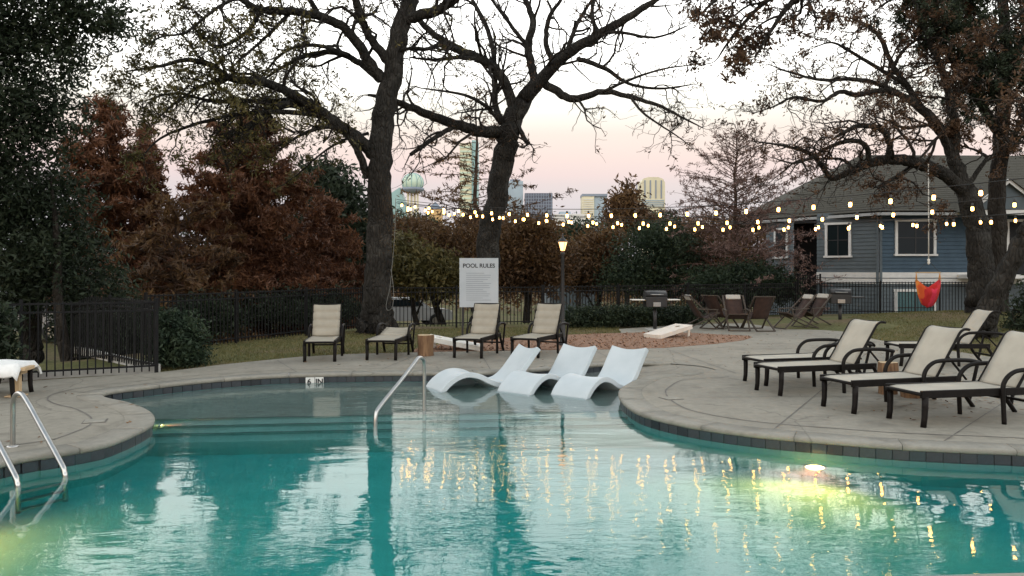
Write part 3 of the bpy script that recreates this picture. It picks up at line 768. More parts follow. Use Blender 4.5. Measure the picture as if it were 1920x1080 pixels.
MB().box((.148, -.0092, 0), (.006, .003, .15)).build("border", M["ink"], dm)

# skimmer lids
for px, py, lab in ((178, 790, "small rectangular skimmer lid in the deck near the ladder"), (1258, 747, "small pale skimmer lid in the rounded deck by the water loungers")):
    p = G(px, py); r_ = empty("skimmer_lid", p, R(20)); tag(r_, lab, "skimmer lid")
    MB().box((0, 0, .006), (.22, .22, .010), None, .003).build("lid", M["coping"], r_)
    MB().box((0, 0, .003), (.25, .25, .004)).build("frame", M["joint"], r_)

# ------------------------------------------------------------------ pool rules sign
SD = 18.6
sg = empty("pool_sign", (W(898, 500, SD).x, SD, -.02)); tag(sg, "white POOL RULES sign board on posts behind the reclined chaise", "sign")
zt, zb, wS = W(0, 484, SD).z, W(0, 576, SD).z, 73 / FOC * SD
MB().box((0, 0, (zt + zb) / 2 + .02), (wS, .02, zt - zb), None, .004).build("panel", M["sign"], sg)
for sx in (-1, 1): MB().bar((sx * wS * .42, .035, 0), (sx * wS * .42, .035, zt - .05), .045, .045).build("post", M["black"], sg)
link("lettering", text_mesh("POOL RULES", .132, .0035), sg, (.0, -.0115, zt - .16), (R(90), 0, 0), M["ink"])
sg.children[-1].scale = (.80, 1.0, 1)
for k in range(14):
    wl = wS * (.62 if k % 4 else .5) * random.uniform(.85, 1.05)
    MB().box((-wS * .33 + wl / 2, -.0112, zt - .33 - k * .048), (wl, .002, .012)).build("print_line", M["ink2"], sg)

# ------------------------------------------------------------------ lamp post
LD = 18.4
lp = empty("lamp_post", (W(1055, 500, LD).x, LD, -.02)); tag(lp, "slim black lamp post with a lit lantern behind the back row", "lamp post")
zt = W(0, 470, LD).z
MB().lathe([(.11, 0), (.11, .05), (.07, .12), (.06, .5), (.045, .55), (.038, zt - .08), (.055, zt - .05), (.03, zt)], 14).build("post", M["black"], lp)
ln = MB().lathe([(.045, zt + .02), (.085, zt + .16), (.10, zt + .21), (.07, zt + .25), (.0, zt + .27)], 12).build("lantern", M["lantern"], lp)
for k in range(4):
    a = k * math.pi / 2 + .4
    MB().tube([(.05 * math.cos(a), .05 * math.sin(a), zt), (.108 * math.cos(a), .108 * math.sin(a), zt + .21)], .006, 5).build("cage_bar", M["black"], ln)
MB().lathe([(.13, zt + .215), (.115, zt + .235), (.05, zt + .30), (.02, zt + .33), (.012, zt + .42), (0, zt + .43)], 14).build("cap", M["black"], lp)

# ------------------------------------------------------------------ metal fences
PICK = {}
def pick_mesh(h):
    k = round(h, 2)
    if k not in PICK:
        me = MB().box((0, 0, h / 2 + .05), (.020, .020, h - .05)).mesh("picket"); me.materials.append(M["iron"]); PICK[k] = me
    return PICK[k]
def fence(label, a, b_, h=1.25, sp=.115, rails=(0.12, .98), post=2.4, zfun=True, cat="fence", name="metal_fence"):
    a, b_ = Vector(a), Vector(b_); L = (b_ - a).length; d = (b_ - a).normalized()
    gz = lambda p: min(0.0, float(ground_z(p.x, p.y))) if zfun else 0.0
    root = empty(name, (a.x, a.y, gz(a))); tag(root, label, cat, "black metal picket fence around the pool" if cat == "fence" else None)
    az = gz(a); rz = math.atan2(d.y, d.x); n_ = max(1, round(L / sp))
    me = pick_mesh(h)
    npost = max(1, round(L / post))
    for i in range(npost + 1):
        p = a + d * L * i / npost; z = gz(p) - az
        MB().box((p.x - a.x, p.y - a.y, z + h / 2 + .02), (.05, .05, h + .06), Matrix.Rotation(rz, 3, 'Z')).build("post", M["iron"], root)
    for i in range(1, n_):
        p = a + d * L * i / n_
        link("picket", me, root, (p.x - a.x, p.y - a.y, gz(p) - az - .02), (0, 0, rz))
    for r_ in rails + ((h - .16) / h,):
        for i in range(npost):
            p, q_ = a + d * L * i / npost, a + d * L * (i + 1) / npost
            zr = r_ * h
            MB().bar((p.x - a.x, p.y - a.y, gz(p) - az + zr), (q_.x - a.x, q_.y - a.y, gz(q_) - az + zr), .03, .03).build("rail", M["iron"], root)
    return root
CNR = g2(290, 699); CNR = (CNR[0] - .02, CNR[1] + .12)
fence("near fence run behind the towel covered chaise", (-9.4, 11.55), CNR)
fence("fence run going away behind the dark bush with crowded pickets", (CNR[0] - .03, CNR[1] + .06), (-9.3, 16.9))
fence("fence run between the dark bush and the wide oak trunk", (-7.6, 16.6), (-4.4, 23.6))
fence("fence run behind the oak trunk and the pool sign", (-4.35, 23.65), (.95, 25.3))
fence("fence run behind the lamp post and the hedge", (1.0, 25.33), (6.0, 27.4))
fence("fence run behind the sling chairs and the tree with bare twigs", (6.05, 27.43), (10.75, 30.3))
fence("tall narrow metal gate next to the grey house", (10.85, 30.35), (11.75, 30.5), h=1.55, sp=.10, post=.9, cat="gate", name="metal_gate")
fence("fence run in front of the grey house with the hammock before it", (11.8, 30.5), (18.4, 30.2), h=1.28)
# pale kerb at the foot of the near fences
kb = MB(); kb.bar((-9.5, 11.75, .03), (CNR[0] - .1, CNR[1] + .2, .03), .12, .14); kb.bar((CNR[0] - .1, CNR[1] + .24, .03), (-9.3, 17.1, .03), .12, .14)
o = kb.build("kerb", M["kerb"]); o["kind"] = "structure"

# ------------------------------------------------------------------ logs, boards, grills, sling chairs
def log_table(label, px, py, r_, h, seed):
    p = G(px, py); rr = random.Random(seed); root = empty("log_table", p); tag(root, label, "log table", "cut logs used as side tables")
    S = 26; prof = [r_ * (1 + .10 * math.sin(3 * a + seed) + .06 * math.sin(7 * a) + rr.uniform(-.03, .03)) for a in [2 * math.pi * k / S for k in range(S)]]
    rows = []
    for z in (0, .1, .25, .5, .75, .92, 1):
        f_ = 1 + .06 * math.cos(z * 6 + seed)
        rows.append([(prof[k % S] * f_ * math.cos(2 * math.pi * k / S), prof[k % S] * f_ * math.sin(2 * math.pi * k / S), z * h) for k in range(S + 1)])
    b_ = MB(); b_.sheet(rows, 0, True); b_.build("bark", M["log"], root)
    t__ = MB(); t__.raw([(x * .985, y * .985, h + .002) for x, y, z in rows[-1][:-1]], [tuple(range(S))]); t__.build("cut_top", M["log_top"], root)
log_table("rough cut log standing between the flat chaise and the sign", 797, 667, .15, .42, 1)
log_table("cut log standing between the two raised chaises on the rounded deck", 1664, 738, .13, .44, 2)
log_table("short cut log lying low under the chaises of the angled row", 1712, 744, .17, .24, 3)

def cornhole(label, x, y, rz, m_):
    root = empty("cornhole_board", (x, y, 0), rz); tag(root, label, "game board", "bean bag toss boards")
    Lb, wb, t0, t1 = 1.2, .6, .08, .30
    sl = math.atan2(t1 - t0, Lb); rot = Matrix.Rotation(-sl, 3, 'Y')
    circ = [(.95 + .076 * math.cos(-k * math.pi / 10), .076 * math.sin(-k * math.pi / 10)) for k in range(20)]
    tp = MB(); tp.prism([(0, -wb / 2), (Lb, -wb / 2), (Lb, wb / 2), (0, wb / 2)], -.012, 0, [circ]); tp.v = [tuple(rot @ Vector(v) + Vector((0, 0, t0 + .012))) for v in tp.v]
    tp.build("top", m_, root)
    for a_, b_ in (((.01, -wb / 2 + .01, 0), (Lb - .01, -wb / 2 + .01, 0)), ((.01, wb / 2 - .01, 0), (Lb - .01, wb / 2 - .01, 0)), ((.01, -wb / 2 + .02, 0), (.01, wb / 2 - .02, 0)), ((Lb - .01, -wb / 2 + .02, 0), (Lb - .01, wb / 2 - .02, 0))):
        f_ = lambda p: rot @ Vector(p) + Vector((0, 0, t0 - .045))
        MB().bar(f_(a_), f_(b_), .022, .085).build("side_board", m_, root)
    for sy in (-1, 1): MB().bar((Lb - .12, sy * .25, 0), (Lb - .10, sy * .25, t1 - .06), .06, .03).build("leg", m_, root)
p = G(1222, 634); cornhole("bleached wooden bean bag board tilted on the mulch bed", p.x, p.y, R(35), M["board"])
cornhole("white bean bag board half hidden behind the chaise under the sign", -.66, 17.45, R(176), M["board_white"])

def grill(label, x, y, rz, shelves):
    root = empty("grill", (x, y, 0), rz); tag(root, label, "grill", "black charcoal grills on posts")
    MB().tube([(0, 0, -.05), (0, 0, .62)], .055, 10).build("post", M["black"], root)
    b_ = MB(); b_.box((0, 0, .80), (.62, .46, .30), None, .02); b_.build("firebox", M["black"], root)
    rows = [[(xx, .23 * math.cos(a) , .955 + .17 * math.sin(a)) for xx in (-.31, 0, .31)] for a in np.linspace(0, math.pi, 9)]
    h_ = MB(); h_.sheet(rows, .01); 
    for sx in (-.31, .31): h_.raw([(sx, .23 * math.cos(a), .955 + .17 * math.sin(a)) for a in np.linspace(0, math.pi, 9)], [tuple(range(9))])
    hood = h_.build("hood", M["black"], root)
    MB().tube([(-.18, -.25, 1.02), (-.18, -.29, 1.02), (.18, -.29, 1.02), (.18, -.25, 1.02)], .012, 6).build("handle", M["steel"], hood)
    for sx in (-1, 1): MB().box((sx * .52, 0, .86), (.38, .34, .03), None, .006).build("side_shelf", M[shelves], root)
    MB().box((0, -.25, .73), (.22, .02, .12), None, .004).build("ash_tray", M["steel"], root)
    MB().box((0, 0, -.02), (.5, .5, .05), None, .01).build("foot_plate", M["kerb"], root)
p = G(1228, 617); grill("black grill with pale side shelves in front of the hedge", p.x, p.y, R(4), "board_white")
p = G(1575, 607); grill("black grill with a pale label standing near the metal gate", p.x, p.y, R(-12), "black")

def sling_chair(label, px, py, rz, pillow=True):
    p = G(px, py); root = empty("sling_chair", p, rz); tag(root, label, "sling chair", "brown sling chairs in a circle")
    # local +x is where the sitter looks
    A = [(.52, 0, .02), (-.52, 0, .98)]; B = [(-.62, 0, .02), (.40, 0, .48)]
    for sy in (-1, 1):
        MB().bar((A[0][0], sy * .29, A[0][2]), (A[1][0], sy * .29, A[1][2]), .045, .03).build("back_frame", M["dark_wood"], root)
        MB().bar((B[0][0], sy * .255, B[0][2]), (B[1][0], sy * .255, B[1][2]), .045, .03).build("seat_frame", M["dark_wood"], root)
        MB().bar((-.26, sy * .33, .60), (.32, sy * .33, .58), .05, .025).build("armrest", M["dark_wood"], root)
        MB().bar((.24, sy * .33, .30), (.30, sy * .33, .58), .03, .03).build("arm_post", M["dark_wood"], root)
    for q_ in (A[0], B[0], (.40, 0, .48), (-.52, 0, .98)): MB().bar((q_[0], -.27, q_[2]), (q_[0], .27, q_[2]), .03, .03).build("cross_bar", M["dark_wood"], root)
    sp_ = spline([(.42, 0, .49), (.25, 0, .40), (.05, 0, .32), (-.12, 0, .36), (-.27, 0, .58), (-.42, 0, .82), (-.53, 0, .985)], 4)
    MB().sheet([[(q_.x, y_, q_.z) for y_ in (-.24, 0, .24)] for q_ in sp_], .012).build("sling", M["brown_fab"], root)
    if pillow:
        MB().box((-.455, 0, .93), (.08, .42, .15), Matrix.Rotation(R(-32), 3, 'Y'), .03).build("headrest", M["pillow"], root)
sling_chair("sling chair beside the grill by the hedge, turned to the circle", 1318, 617, R(10))
sling_chair("sling chair with its plain back between the hedge chair and the red headed one", 1350, 615, R(40), False)
sling_chair("sling chair turned to the pool with a pale headrest and red brown cloth", 1380, 619, R(-95))
sling_chair("dark sling chair seen from behind in the middle of the circle", 1422, 619, R(92), False)
sling_chair("sling chair with pale headrest facing the circle near the gate", 1490, 616, R(195))
sling_chair("sling chair farthest to the gate leaning behind its neighbour", 1522, 613, R(205))
# ------------------------------------------------------------------ grey-blue house
M["siding"] = mat("slate_siding", (.075, .095, .108), (.095, .12, .135), scale=2, rough=.75, bump=.2, bscale=30)
M["siding_blue"] = mat("blue_siding", (.034, .066, .098), (.046, .084, .122), scale=2, rough=.75, bump=.2, bscale=30)
M["trim"] = mat("white_trim", (.58, .58, .57), (.66, .66, .64), scale=4, rough=.6)
M["fascia"] = mat("grey_fascia", (.30, .31, .31), (.36, .37, .37), scale=4, rough=.6)
M["roof"] = mat("shingle_roof", (.048, .045, .036), (.07, .066, .053), scale=9, detail=8, rough=.95, bump=.6, bscale=26, c3=(.09, .085, .07), spec=.15)
M["glass"] = mat("dark_glass", (.010, .016, .018), rough=.10, spec=.3)
M["glass_low"] = mat("blinds_glass", (.06, .12, .13), (.08, .15, .16), scale=4, rough=.15, stretch=(1, 1, 8))
M["dark"] = mat("recess_shade", (.010, .011, .013), rough=.9)  # near-black colour stands in for shade in the house openings
def wall_frame(a, b_):
    a, b_ = Vector((a[0], a[1], 0)), Vector((b_[0], b_[1], 0)); d = (b_ - a).normalized(); nrm = Vector((d.y, -d.x, 0))
    return a, b_, d, nrm, math.atan2(d.y, d.x)
def siding(a, b_, z0, z1, m_, parent, step=.165, name="siding"):
    a, b_, d, nrm, rz = wall_frame(a, b_)
    s_ = MB(); z = z0
    while z < z1 - 1e-3:
        zt_ = min(z + step, z1)
        p0, p1 = a + nrm * .034, b_ + nrm * .034; q0, q1 = a + nrm * .004, b_ + nrm * .004
        s_.raw([(p0.x, p0.y, z), (p1.x, p1.y, z), (q1.x, q1.y, zt_), (q0.x, q0.y, zt_)], [(0, 1, 2, 3)])
        s_.raw([(a.x, a.y, z), (b_.x, b_.y, z), (p1.x, p1.y, z), (p0.x, p0.y, z)], [(0, 1, 2, 3)])
        z = zt_
    return s_.build(name, m_, parent)
def onwall(fr, u, n_, z, size, name, m_, parent, bev=0.0):
    a, b_, d, nrm, rz = fr; c = a + d * u + nrm * n_
    return MB().box((c.x, c.y, z), size, Matrix.Rotation(rz, 3, 'Z'), bev).build(name, m_, parent)
def window(fr, u, z0, z1, w, cols, rows_, parent, pane="glass", trim=.11):
    root = onwall(fr, u, .02, (z0 + z1) / 2, (w + .02, .04, z1 - z0 + .02), "window", M["dark"], parent)
    h = z1 - z0
    for sx in (-1, 1): onwall(fr, u + sx * (w / 2 + trim / 2), .05, (z0 + z1) / 2, (trim, .07, h), "casing", M["trim"], root)
    onwall(fr, u, .055, z1 + trim / 2, (w + 2 * trim + .06, .08, trim), "casing", M["trim"], root)
    onwall(fr, u, .07, z0 - .04, (w + 2 * trim + .10, .12, .08), "sill", M["trim"], root)
    pw, ph = w / cols, h / rows_
    for i in range(cols):
        for j in range(rows_): onwall(fr, u - w / 2 + pw * (i + .5), .045, z0 + ph * (j + .5), (pw - .03, .012, ph - .03), "pane", M[pane], root)
    for i in range(1, cols): onwall(fr, u - w / 2 + pw * i, .052, (z0 + z1) / 2, (.05, .02, h), "mullion", M["black"], root)
    for j in range(1, rows_): onwall(fr, u, .055, z0 + ph * j, (w, .02, .04), "mullion", M["black"], root)
house = empty("house", (15.6, 34, 0)); tag(house, "grey blue clapboard house with a hip roof behind the hammock", "house")
house.location = (0, 0, 0)
Cn, Rr, Lf = (15.6, 34.0), (23.5, 34.25), (13.73, 36.0)
EV = 4.25
siding(Cn, Rr, -1.8, 1.14, M["siding"], house); siding(Cn, Rr, 1.62, EV, M["siding_blue"], house)
siding(Lf, Cn, -1.8, 1.14, M["siding"], house); siding(Lf, Cn, 1.62, EV, M["siding"], house)
F3a, F3b = (12.5, 39.3), (13.15, 37.3)
siding(F3a, F3b, -1.8, EV, M["siding"], house)
MB().raw([(13.15, 37.3, -1.8), (14.0, 38.9, -1.8), (14.0, 38.9, EV), (13.15, 37.3, EV)], [(0, 1, 2, 3)]).raw([(13.73, 36, -1.8), (14.6, 37.8, -1.8), (14.6, 37.8, EV), (13.73, 36, EV)], [(0, 1, 2, 3)]).raw([(13.9, 38.85, -1.8), (14.7, 37.7, -1.8), (14.7, 37.7, EV), (13.9, 38.85, EV)], [(0, 1, 2, 3)]).build("porch_recess", M["dark"], house)  # recess walls coloured near-black as if in shadow
fR, fL, f3 = wall_frame(Cn, Rr), wall_frame(Lf, Cn), wall_frame(F3a, F3b)
for fr in (fR, fL):
    Lw = (fr[1] - fr[0]).length
    onwall(fr, Lw / 2, .03, 1.38, (Lw, .06, .48), "band_board", M["trim"], house)
    onwall(fr, Lw / 2, .045, 1.375, (Lw + .02, .05, .035), "band_moulding", M["siding"], house)
onwall(fR, .055, .03, 1.2, (.11, .07, 6.0), "corner_board", M["siding"], house); onwall(fL, (fL[1] - fL[0]).length - .055, .035, 1.2, (.10, .07, 6.0), "corner_board", M["siding"], house)
onwall(fL, (fL[1] - fL[0]).length - .02, .10, 1.1, (.07, .07, 5.8), "downspout", M["siding"], house)
window(fR, 1.45 + .1, 2.40, 3.78, 1.55, 2, 2, house)
window(fR, 1.55, -.55, .80, 1.6, 2, 2, house, "glass_low")
window(fR, 6.2, 2.40, 3.78, 1.2, 2, 2, house)
window(fL, .98, 2.35, 3.72, .95, 2, 2, house)
window(f3, 1.2, 2.35, 3.6, .8, 1, 2, house)
# hip roof with thickness, fascia boards and eaves
E = {"f1": (30, 33.65, EV - .06), "f2": (15.35, 33.35, EV - .06), "f3": (11.95, 39.4, EV - .06), "f4": (12.5, 50, EV - .06), "f5": (30, 50, EV - .06), "rl": (18.0, 41.3, 7.65), "rr": (27, 41.6, 7.65)}
roof_f = [("f2", "f1", "rr", "rl"), ("f3", "f2", "rl"), ("f4", "f3", "rl"), ("f5", "f4", "rl", "rr"), ("f1", "f5", "rr")]
rf = MB()
for f_ in roof_f: rf.raw([E[k] for k in f_], [tuple(range(len(f_)))])
for f_ in roof_f: rf.raw([(E[k][0], E[k][1], E[k][2] - .12) for k in f_], [tuple(range(len(f_)))])
roofo = rf.build("roof", M["roof"], house)
# shingle courses: a thin step every course up the two slopes in view
def lerp3(a, b_, t__): return Vector(a).lerp(Vector(b_), t__)
cs = MB()
for c0, c1, r0, r1 in (("f2", "f1", "rl", "rr"), ("f3", "f2", "rl", "rl")):
    for k in range(30):
        t0 = k / 30; t1 = t0 + .034
        a_, b_, c_, d_ = lerp3(E[c0], E[r0], t0), lerp3(E[c1], E[r1], t0), lerp3(E[c1], E[r1], t1), lerp3(E[c0], E[r0], t1)
        u_ = Vector((0, 0, .018)); v_ = Vector((0, 0, .006)); cs.raw([a_ + u_, b_ + u_, c_ + v_, d_ + v_], [(0, 1, 2, 3)]); cs.raw([a_, b_, b_ + u_, a_ + u_], [(0, 1, 2, 3)])
cs.build("shingle_course", M["roof"], roofo)
for a_, b_ in (("f2", "f1"), ("f3", "f2")):
    p, q_ = Vector(E[a_]) - Vector((0, 0, .12)), Vector(E[b_]) - Vector((0, 0, .12)); MB().bar(p, q_, .04, .12).build("fascia", M["fascia"], roofo)
# gabled porch at the right end
gp = MB(); gp.raw([(18.75, 32.6, 4.2), (21.75, 32.7, 4.2), (20.2, 32.65, 5.3)], [(0, 1, 2)]); gp.build("gable", M["siding"], house)
for a_, b_ in (((18.55, 32.5, 4.1), (20.2, 32.5, 5.36)), ((20.2, 32.5, 5.36), (21.9, 32.6, 4.1))): MB().bar(a_, b_, .05, .16).build("barge_board", M["trim"], house)
pr_ = MB()
for a_, b_ in (((18.5, 4.12), (20.2, 5.42)), ((20.2, 5.42), (21.95, 4.12))): pr_.raw([(a_[0], 32.4, a_[1]), (b_[0], 32.4, b_[1]), (b_[0], 38, b_[1]), (a_[0], 38, a_[1])], [(0, 1, 2, 3)])
pr_.build("porch_roof", M["roof"], house)
for x in (19.75, 21.6): MB().bar((x, 32.75, -1.6), (x, 32.75, 4.15), .13, .13).build("porch_post", M["trim"], house)
MB().box((20.3, 32.75, 4.08), (3.2, .14, .2)).build("porch_beam", M["trim"], house)
MB().box((20.4, 33.6, 1.45), (2.9, 1.6, .16)).build("porch_floor", M["trim"], house)
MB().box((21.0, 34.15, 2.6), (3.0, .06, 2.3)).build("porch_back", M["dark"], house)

# ------------------------------------------------------------------ skyline
def hz_mat(name, c): return mat(name, c, tuple(x * 1.15 for x in c), scale=.05, rough=.5)
M["b_cream"] = hz_mat("cream_cladding", (.60, .56, .40)); M["b_teal"] = hz_mat("teal_glass_cladding", (.26, .42, .42)); M["b_slate"] = hz_mat("slate_cladding", (.20, .24, .30))
M["b_dark"] = hz_mat("dark_glass_cladding", (.10, .11, .15)); M["b_green"] = hz_mat("green_lit_cladding", (.50, .62, .50)); M["b_blue"] = hz_mat("blue_glass_cladding", (.30, .38, .44)); M["b_gold"] = hz_mat("brick_cladding", (.55, .36, .16)); M["b_white"] = hz_mat("pale_cladding", (.60, .60, .58))
D_ = 900.0
def px2(p): return (p - CX) / FOC * D_
def pz(p): return EYE + (HY - p) / FOC * D_
def block(name, x0, x1, ytop, m_, parent, dep=26, y0=0.0, side=None, zb=-25):
    xa, xb, z1 = px2(x0), px2(x1), pz(ytop)
    o = MB().box(((xa + xb) / 2, D_ + y0 + dep / 2, (z1 + zb) / 2), (xb - xa, dep, z1 - zb)).build(name, m_, parent)
    return o
def bands(parent, x0, x1, y0, y1, n_, m_, vertical=False, name="window_band", yo=-.4, frac=.5):
    for k in range(n_):
        if vertical:
            xa = px2(x0 + (x1 - x0) * (k + .5 - frac / 2) / n_); xb = px2(x0 + (x1 - x0) * (k + .5 + frac / 2) / n_); MB().box(((xa + xb) / 2, D_ + yo, (pz(y0) + pz(y1)) / 2), (xb - xa, .8, pz(y0) - pz(y1))).build(name, m_, parent)
        else:
            za = pz(y0 + (y1 - y0) * (k + .5 - frac / 2) / n_); zb_ = pz(y0 + (y1 - y0) * (k + .5 + frac / 2) / n_); MB().box(((px2(x0) + px2(x1)) / 2, D_ + yo, (za + zb_) / 2), (px2(x1) - px2(x0), .8, za - zb_)).build(name, m_, parent)
def tower(label): r_ = empty("office_tower"); tag(r_, label, "office tower", "downtown skyline"); return r_
t_ = empty("observation_tower"); tag(t_, "observation tower with a lattice ball on slim shafts in the skyline", "tower", "downtown skyline")
xc = px2(774); zc = pz(343); rb_ = 20 / FOC * D_
ball = MB().lathe([(rb_ * math.sin(a), zc - rb_ * math.cos(a) * .9) for a in np.linspace(.35, math.pi, 12)], 18, (xc, D_, 0)).build("ball", M["b_green"], t_)
for k in range(6):
    a0 = k * math.pi / 6
    MB().tube([(xc + rb_ * 1.02 * math.sin(b_) * math.cos(a0), D_ + rb_ * 1.02 * math.sin(b_) * math.sin(a0), zc + rb_ * .92 * math.cos(b_)) for b_ in np.linspace(0, 2 * math.pi, 17)], .45, 5).build("lattice_ring", M["b_teal"], ball)
MB().lathe([(rb_ * .6, pz(362)), (rb_ * 1.08, pz(357)), (rb_ * 1.08, pz(353)), (rb_ * .9, pz(352))], 18, (xc, D_, 0)).build("deck_ring", M["b_slate"], t_)
for dx in (-9, -3, 3, 9): MB().bar((xc + dx * .6, D_ + (3 if abs(dx) < 5 else 0), -25), (xc + dx * .6, D_ + (3 if abs(dx) < 5 else 0), pz(358)), 2.2, 2.2).build("shaft", M["b_cream"], t_)
MB().bar((xc, D_, pz(324)), (xc, D_, pz(316)), .8, .8).build("mast", M["b_slate"], t_)
t_ = tower("tall pale green tower rising behind the thin cypress trunk"); b_ = block("body", 862, 884, 268, M["b_cream"], t_, 30); block("shaded_side", 884.2, 896, 262, M["b_teal"], t_, 26, 3)  # cream and teal put the sunset-lit and dim faces into the colour
bands(b_, 863, 883, 272, 400, 16, M["b_green"], frac=.4)
t_ = tower("low teal glass building with a slanted top beside the lattice ball tower"); xa, xb = px2(735), px2(761)
MB().raw([(xa, D_ - 4, -25), (xb, D_ - 4, -25), (xb, D_ - 4, pz(385)), (xa + 9, D_ - 4, pz(352)), (xa, D_ - 4, pz(362)), (xa, D_ + 20, -25), (xb, D_ + 20, -25), (xb, D_ + 20, pz(385)), (xa + 9, D_ + 20, pz(352)), (xa, D_ + 20, pz(362))], [(0, 1, 2, 3, 4), (9, 8, 7, 6, 5), (2, 7, 8, 3), (3, 8, 9, 4), (1, 6, 7, 2)]).build("body", M["b_teal"], t_)
t_ = tower("small golden building with a blue pyramid roof in the skyline"); block("body", 803, 828, 392, M["b_gold"], t_, 16)
xa, xb, xm = px2(801), px2(830), px2(815); MB().raw([(xa, D_ - 1, pz(392)), (xb, D_ - 1, pz(392)), (xb, D_ + 17, pz(392)), (xa, D_ + 17, pz(392)), (xm, D_ + 8, pz(377))], [(0, 1, 4), (1, 2, 4), (2, 3, 4), (3, 0, 4)]).build("roof", M["b_slate"], t_)
t_ = tower("blue grey block just showing past the leaning oak trunk"); b_ = block("body", 950, 981, 338, M["b_blue"], t_, 20, 8); block("penthouse", 956, 976, 334, M["b_slate"], t_, 12, 12)
t_ = tower("dark office block with a close grid of ribs"); b_ = block("body", 984, 1036, 362, M["b_dark"], t_, 24); bands(b_, 984, 1036, 363, 405, 11, M["b_slate"], True, "rib", -.5, .28); bands(b_, 984, 1036, 363, 405, 7, M["b_slate"], False, "floor_band", -.25, .2)
t_ = tower("cream and blue box tower standing alone above the trees"); b_ = block("body", 1092, 1114, 365, M["b_cream"], t_, 24); block("shaded_side", 1114.2, 1138.5, 366, M["b_blue"], t_, 22, 2); block("parapet", 1091.5, 1139, 363.5, M["b_slate"], t_, 26, -.6, zb=pz(368)); bands(b_, 1094, 1113, 372, 430, 14, M["b_white"], frac=.3)  # lit front and darker side of one tower, painted as cream and blue
t_ = tower("pale tower with a rounded top and vertical glass stripe"); xa, xb = px2(1202), px2(1247)
pf = [(xa, -25), (xb, -25), (xb, pz(342)), (xb - 2.5, pz(335)), (xb - 8, pz(332)), (xa + 8, pz(332)), (xa + 2.5, pz(335)), (xa, pz(342))]
NN = len(pf); MB().raw([(a, D_, b__) for a, b__ in pf] + [(a, D_ + 24, b__) for a, b__ in pf], [tuple(range(NN)), tuple(range(NN, 2 * NN))[::-1]] + [(i, (i + 1) % NN, NN + (i + 1) % NN, NN + i) for i in range(NN)]).build("body", M["b_cream"], t_)
b_ = t_.children[0]; bands(b_, 1204, 1245, 338, 372, 4, M["b_slate"], True, "glass_stripe", -.4, .22); bands(b_, 1204, 1245, 374, 388, 4, M["b_blue"], False, "window_band", -.5, .5)
t_ = tower("low pale roofs in a row under the dark ribbed office block"); b_ = block("body", 1036, 1090, 406, M["b_white"], t_, 30, -40); block("penthouse", 1046, 1066, 401, M["b_blue"], t_, 20, -34)
an = tag(MB().bar((px2(1194), D_, -20), (px2(1194), D_, pz(341)), 1.0, 1.0).build("radio_mast", M["b_slate"]), "thin mast beside the rounded tower in the skyline", "mast")
# neighbouring house roof among the trees
nh = empty("neighbour_house"); tag(nh, "hip roofed house seen low among the rusty trees past the lamp", "house")
a_, b_, d0 = W(1022, 464, 70), W(1122, 464, 70), 70
zr = W(0, 421, 74).z
MB().raw([(a_.x, 68, a_.z), (b_.x, 68, a_.z), (b_.x, 82, a_.z), (a_.x, 82, a_.z), (a_.x + 1.6, 75, zr), (b_.x - 1.6, 75, zr)], [(0, 1, 5, 4), (1, 2, 5), (2, 3, 4, 5), (3, 0, 4)]).build("roof", M["roof"], nh)
MB().box(((a_.x + b_.x) / 2, 75, a_.z / 2 - 2), ((b_.x - a_.x) - .8, 12, a_.z + 4)).build("wall", M["siding"], nh)
MB().box(((a_.x + b_.x) / 2, 67.95, a_.z - .06), ((b_.x - a_.x) + .1, .1, .22)).build("fascia", M["trim"], nh)
for k in range(9): MB().box((a_.x + .5 + k * .46, 68.6, a_.z - .75), (.16, .1, .6)).build("railing_post", M["trim"], nh)

